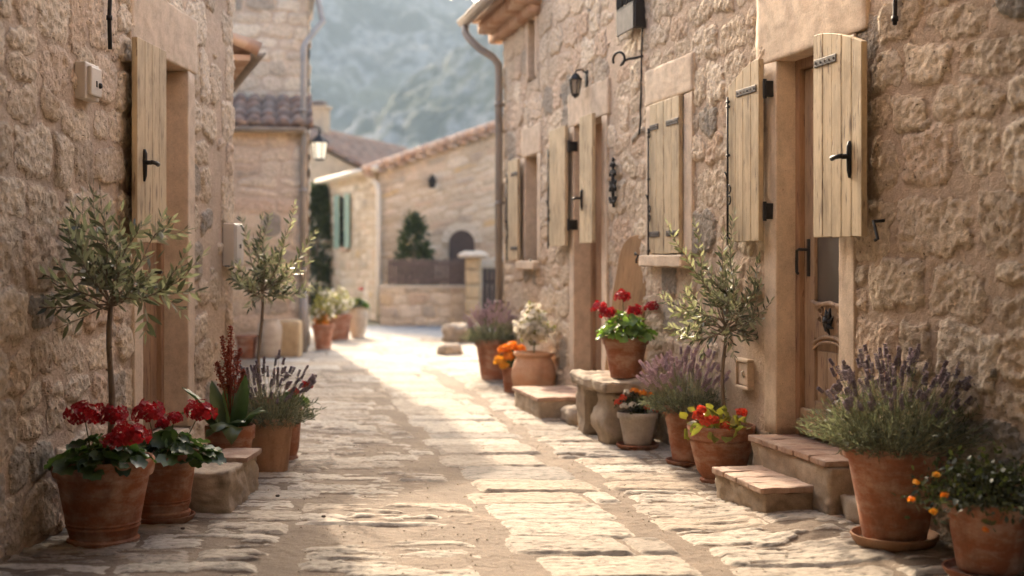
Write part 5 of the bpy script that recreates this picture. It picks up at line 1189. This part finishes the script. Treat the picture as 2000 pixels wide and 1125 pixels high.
_, sz = flowerpot(-1.50, 8.80, .0, .36, .115, .085, 'orange rounded clay pot half hidden behind the left lavender', 'terra', kind='footed', rimh=.06, seed=5)
geranium(-1.46, 8.80, sz, .10, .12, [((.10, 0, .17), .035), ((.02, 0, .13), .03)], 13, 'small red geranium behind the left lavender', 26, .036)
_, sz = flowerpot(-1.775, 9.36, .0, .34, .15, .11, 'terracotta pot of the second olive tree near the corner of the left house', seed=6)
olive_tree(-1.775, 9.36, sz, .80, .31, .56, 14, 8, 'slim olive tree at the far corner of the left house', .074, lean=(.01, 0), dens=.95, tr=.0125,
           extra=[((.62, 0, .78), .68), ((.85, -.05, .55), .56), ((.9, 0, .25), .42), ((-.4, 0, .9), .55)])
flowerpot(xat(482, 17.4), 17.4, .0, .30, .15, .11, 'red brown clay pot at the foot of the tall house', 'terra', seed=7)
flowerpot(xat(526, 17.35), 17.4, .0, .50, .16, .12, 'cream clay jug against the tall house wall', 'clay_white', kind='urn', seed=8, name='clay_jug')
m = MB(); rough_block(m, -.14, .14, -.14, .14, -.02, .49, .012, .04, 51, .04); tag(m.build('stone_stump', 'pillar', None, True, (xat(566, 17.55), 17.62, 0)), 'square tan stone block beside the cream jug', 'stone block')
_, sz = flowerpot(xat(631, 18.9), 18.9, .0, .37, .165, .105, 'terracotta pot of orange flowers beside the corner drainpipe', seed=9)
bush('flowering_shrub', xat(628, 18.9), 18.9, sz, .17, .62, 520, .05, 31, 'tall yellowish shrub with orange and cream flowers beside the drainpipe', 'shrub', 'palebush', [('orange_flowers', 'orangef', 70, .035, T_floret(), (.1, .5)), ('cream_flowers', 'whitef', 34, .03, T_floret(), (.6, 1.0))], 'cone', stems=16)
_, sz = flowerpot(xat(663, 21.0), 21.0, .0, .42, .20, .15, 'wide terracotta pot behind the orange flower pot', seed=10)
bush('flowering_shrub', xat(660, 21.0), 21.0, sz, .28, .42, 520, .055, 32, 'pale flowering shrub in the wide terracotta pot', 'shrub', 'palebush', [('cream_flowers', 'whitef', 90, .034, T_floret(), (.6, 1.0))], 'dome', stems=18)
_, sz = flowerpot(xat(699, 21.6), 21.6, .0, .50, .165, .10, 'tall cream urn at the far left edge of the lane', 'clay_white', kind='urn', seed=11)
geranium(xat(699, 21.6), 21.6, sz, .17, .16, [((.05, 0, .33), .04)], 14, 'dark green plant with one red bloom in the cream urn', 40, .06)

# cypress hedge and background bush
def big_bush(name, x, y, z, rx, ry, h, n, leaf, seed, label, cat, shape):
    rg = np.random.RandomState(seed); root = empty(name, (x, y, z), 0, label, cat); sc = Scatter(T_lance(.2, .1)); tk = MB(); tk.tube([(0, 0, -.05), (.02, 0, h*.4), (0, .01, h*.8)], [.05, .035, .01], 7); tk.build('trunk', 'bark', root, True)
    k = 0
    cl = [(rg.uniform(0, 6.28), rg.rand(), rg.uniform(.6, 1.05)) for _ in range(150)]
    while k < n:
        a0, t, f = cl[rg.randint(150)]; t = np.clip(t+rg.normal()*.04, .02, 1); prof = (math.sqrt(max(0, 1-(2*t-1)**2)) if shape == 'oval' else (1-t**6*.8) if shape == 'column' else (1-t)**.7*.95+.05)
        a = a0+rg.normal()*.35; q = Vector((rx*prof*f*math.cos(a), ry*prof*f*math.sin(a), h*t))+Vector(rg.normal(size=3))*.05
        d = Vector((math.cos(a), math.sin(a), .8))+Vector(rg.normal(size=3))*.5; sc.put(q, d, rdir(rg), leaf*rg.uniform(.7, 1.3), leaf*.35); k += 1
    sc.build('foliage', 'hedge', root)
big_bush('dark_conifer', xat(808, 26), 26.1, 0, .56, .45, 2.1, 2300, .12, 41, 'dark green bush behind the brown fence', 'bush', 'cone')
big_bush('tall_hedge', xat(615, 30.5), 30.8, 0, .60, .5, 2.9, 8000, .13, 42, 'tall dark hedge between the tall house and the cottage', 'hedge', 'column')

# ------------------------------------------------------------------ pots and plants, right side
_, sz = flowerpot(-.20, 14.35, .0, .445, .205, .13, 'terracotta pot of pale lavender at the far end of the right house', seed=12)
lavender(-.20, 14.35, sz, .24, .30, .50, 22, 'pale pink lavender at the far end of the right house', 200, 150, 1.1, .05, fmat='lavpale')
_, sz = flowerpot(.00, 12.95, .0, .265, .105, .075, 'small terracotta pot of orange flowers beside the round clay jar', seed=13)
bush('orange_marigold', .0, 12.93, sz, .13, .20, 260, .05, 33, 'orange and yellow marigolds in the small pot', 'flowers', 'geran', [], 'dome', stems=12)
fr = bpy.data.objects['orange_marigold']
for k, (dx, dy, dz, r, mm) in enumerate(((-.08, -.06, .20, .05, 'orangef'), (.0, -.07, .23, .055, 'orangef'), (.08, -.05, .20, .05, 'orangef'), (-.03, -.1, .14, .05, 'orangef'), (-.12, -.05, .10, .045, 'yellowf'), (-.08, -.08, .05, .04, 'yellowf'), (.10, -.02, .16, .04, 'yellowf'))): flower_ball('flower_head', fr, (dx, dy, dz), r, 60+k, mm, .024, 34)
_, sz = flowerpot(.205, 12.5, .0, .44, .205, .12, 'round pale clay jar holding a white flowering shrub', 'terra_pale', kind='olla', seed=14)
bush('white_flowering_shrub', .20, 12.5, sz, .19, .44, 240, .045, 34, 'small shrub covered in cream white blossom in the round jar', 'shrub', 'palebush', [('blossoms', 'whitef', 520, .026, T_floret(), (.35, 1.05))], 'cone', stems=15, trunk=.12)
_, sz = flowerpot(.82, 9.62, .465, .295, .170, .108, 'terracotta pot of red geraniums standing on the stone bench', rimh=.055, seed=15)
geranium(.82, 9.60, sz-.005, .215, .20, [((-.19, 0, .255), .055), ((-.13, -.05, .215), .058), ((-.02, .03, .335), .058), ((.055, -.04, .235), .055), ((.19, .02, .262), .052)], 15, 'bright red geranium in the pot on the stone bench', 75, .046, 'geran_lit')
_, sz = flowerpot(.875, 9.27, .035, .225, .143, .095, 'whitewashed pot of small mixed flowers beside the stone bench', 'whitepot', rimh=.045, seed=16)
saucer(.875, 9.27, .004, .150, 'terracotta saucer under the whitewashed pot')
bush('mixed_flowers', .875, 9.27, sz, .16, .13, 420, .032, 35, 'low mixed red orange and cream flowers in the whitewashed pot', 'flowers', 'smallleaf', [], 'dome', stems=20)
fr = bpy.data.objects['mixed_flowers']
for k, (dx, dy, dz, r, mm) in enumerate(((-.14, -.03, .10, .026, 'coralf'), (-.11, -.06, .13, .024, 'coralf'), (-.08, -.04, .17, .022, 'whitef'), (-.10, -.08, .08, .024, 'whitef'), (-.03, -.04, .18, .024, 'orangef'), (.03, -.05, .165, .022, 'orangef'), (.09, -.03, .15, .022, 'orangef'), (-.05, -.11, .09, .020, 'whitef'), (.06, -.10, .07, .020, 'coralf'), (.12, -.06, .05, .018, 'coralf'))): flower_ball('flower_head', fr, (dx, dy, dz), r, 120+k, mm, .014, 14)
_, sz = flowerpot(1.135, 8.55, .035, .36, .170, .105, 'tall terracotta pot of pale lavender on a saucer behind the right olive tree', rimh=.065, seed=17)
saucer(1.135, 8.55, .004, .150, 'terracotta saucer under the middle lavender pot')
lavender(1.135, 8.53, sz, .26, .25, .45, 23, 'pale lavender between the whitewashed pot and the right olive tree', 230, 170, 1.15, .04, fmat='lavpale')  # paler blossom colour here also paints in its sunlit parts
_, sz = flowerpot(1.245, 7.92, .0, .345, .205, .125, 'wide terracotta pot of the right olive tree standing by the steps', 'terra', kind='footed', rimh=.075, seed=18)
olive_tree(1.255, 7.92, sz, .62, .46, .64, 17, 7, 'bushy olive tree growing in the pot beside the steps on the right', .068, lean=(.01, 0), dens=.95, tr=.0125,
           extra=[((.8, .1, .35), .46), ((.9, 0, .55), .5), ((-.85, -.1, .1), .44), ((-.9, -.1, .35), .44), ((-.7, -.2, -.2), .36), ((-.2, 0, 1), .74), ((-.4, -.1, .9), .70), ((.1, 0, 1), .70), ((-.5, -.3, -.25), .28), ((.5, -.2, -.15), .28)])
bush('begonia', 1.225, 7.88, sz, .21, .13, 110, .075, 36, 'coral red begonia with yellow green leaves at the foot of the right olive tree', 'flowers', 'yleaf', [], 'spill', stems=12, wr=.75)
fr = bpy.data.objects['begonia']
for k, (dx, dy, dz, r) in enumerate(((-.13, -.05, .12, .028), (-.085, -.09, .095, .030), (-.11, -.06, .155, .022), (.02, -.13, .065, .030), (.13, -.02, .135, .028), (-.04, -.11, .10, .020))): flower_ball('flower_head', fr, (dx, dy, dz), r, 80+k, 'coralf', .020, 16)
ZL = .05
_, sz = flowerpot(1.715, 5.97, ZL+.035, .415, .225, .140, 'large terracotta pot of lavender on a saucer right of the steps', 'terra', rimh=.06, seed=19)
saucer(1.715, 5.97, ZL+.004, .195, 'wide dark terracotta saucer under the large lavender pot', 'terra_dark', .05)
lavender(1.715, 5.95, sz, .30, .37, .515, 24, 'big deep purple lavender in the large pot right of the steps', 420, 170, .90, .042)
_, sz = flowerpot(1.93, 5.38, ZL+.03, .285, .185, .125, 'terracotta pot of small yellow flowers in the front right corner', 'terra', rimh=.05, seed=20)
saucer(1.93, 5.38, ZL+.004, .185, 'terracotta saucer under the front right pot')
bush('lantana', 1.90, 5.34, sz, .29, .21, 2000, .030, 37, 'dark leaved lantana with small yellow orange flowers in the front right pot', 'flowers', 'smallleaf', [], 'spill', stems=40)
fr = bpy.data.objects['lantana']
for k, (px, py, dep) in enumerate(((1790, 942, 5.25), (1780, 975, 5.2), (1828, 928, 5.25), (1845, 967, 5.15), (1822, 1000, 5.15), (1925, 1035, 5.14))):
    flower_ball('flower_head', fr, (xat(px, dep)-1.90, dep-5.34, hat(py, dep)-sz), .010, 90+k, 'orangef' if k % 2 else 'yellowf', .009, 12)
# loose grit and small stones on the street
rg = np.random.RandomState(77); ico = bmesh.new(); bmesh.ops.create_icosphere(ico, subdivisions=1, radius=.5); ico.verts.index_update()
TI = (np.array([v.co[:] for v in ico.verts])*np.array([1, 1, .7]), [tuple([v.index for v in f.verts]+[f.verts[2].index]) for f in ico.faces]); ico.free(); pb = Scatter(TI)
for k in range(2600):
    y = 4.6+9*rg.rand()**1.6; s_ = (rg.uniform(-1.15, -.16) if rg.rand() < .62 else rg.uniform(.58, .82)) if rg.rand() < .85 else rg.uniform(-2, 1.6); x = s_-.18*(y-7)
    if x > float(rwall_x(np.array(y)))-.05 or x < LX(y)+.05: continue
    sz_ = .003+.008*rg.rand()**4; pb.put((x, y, float(lift(np.array(x), np.array(y)))+.010), rdir(rg)*np.array([1, 1, .25]), (0, 0, 1), sz_*rg.uniform(.9, 1.6), sz_)
o = pb.build('pebbles', 'grit_stone' if 'grit_stone' in M else 'benchstone', None, True); o['kind'] = 'stuff'
for k, (px, py) in enumerate(((357, 1043), (542, 978), (632, 1019))):
    z_ = gz(py); m = MB(); rough_block(m, -.013, .013, -.010, .010, 0, .016, .004, .007, k, .006); tag(m.build('dark_pebble', 'fencewood', None, True, (xat(px, z_), z_, .02)), ('dark pebble in front of the left geranium saucer', 'dark clod on the flags before the left step', 'dark chip on the grit in the middle foreground')[k], 'pebble')

rg = np.random.RandomState(55); fl_ = Scatter(T_lance(.2, .25))
for k in range(150):
    q = k % 5
    if q == 0: s_, out = rg.uniform(6.2, 9.2), abs(rg.normal())*.25+.05; P = rw(s_, out)
    elif q == 1: P = lw(rg.uniform(1.0, 5.0), abs(rg.normal())*.3+.05)
    elif q == 2: P = rw(rg.uniform(7.2, 9.0), rg.uniform(.3, .9))
    else: P = Vector((rg.uniform(-1.6, 1.3), rg.uniform(5.2, 9.5), 0))
    z = float(lift(np.array(P.x), np.array(P.y)))+.022; a = rg.uniform(0, 6.28); fl_.put((P.x, P.y, z), (math.cos(a), math.sin(a), rg.uniform(-.1, .25)), (rg.normal()*.3, rg.normal()*.3, 1), rg.uniform(.014, .035), rg.uniform(.006, .012))
o = fl_.build('fallen_leaves', 'dryleaf'); o['kind'] = 'stuff'

# ------------------------------------------------------------------ the hazy valley air
s = NT('haze'); s.t.nodes.remove(s.b)
pv = s.n('ShaderNodeVolumePrincipled'); pv.inputs['Color'].default_value = (0.65, 0.74, 0.765, 1); pv.inputs['Density'].default_value = 0.0008; pv.inputs['Anisotropy'].default_value = -0.25
s.t.links.new(pv.outputs[0], s.out.inputs['Volume'])
m = MB(); m.box(-460, 300, -60, 990, -2.5, 190); o = m.build('haze', s.m); o['kind'] = 'stuff'
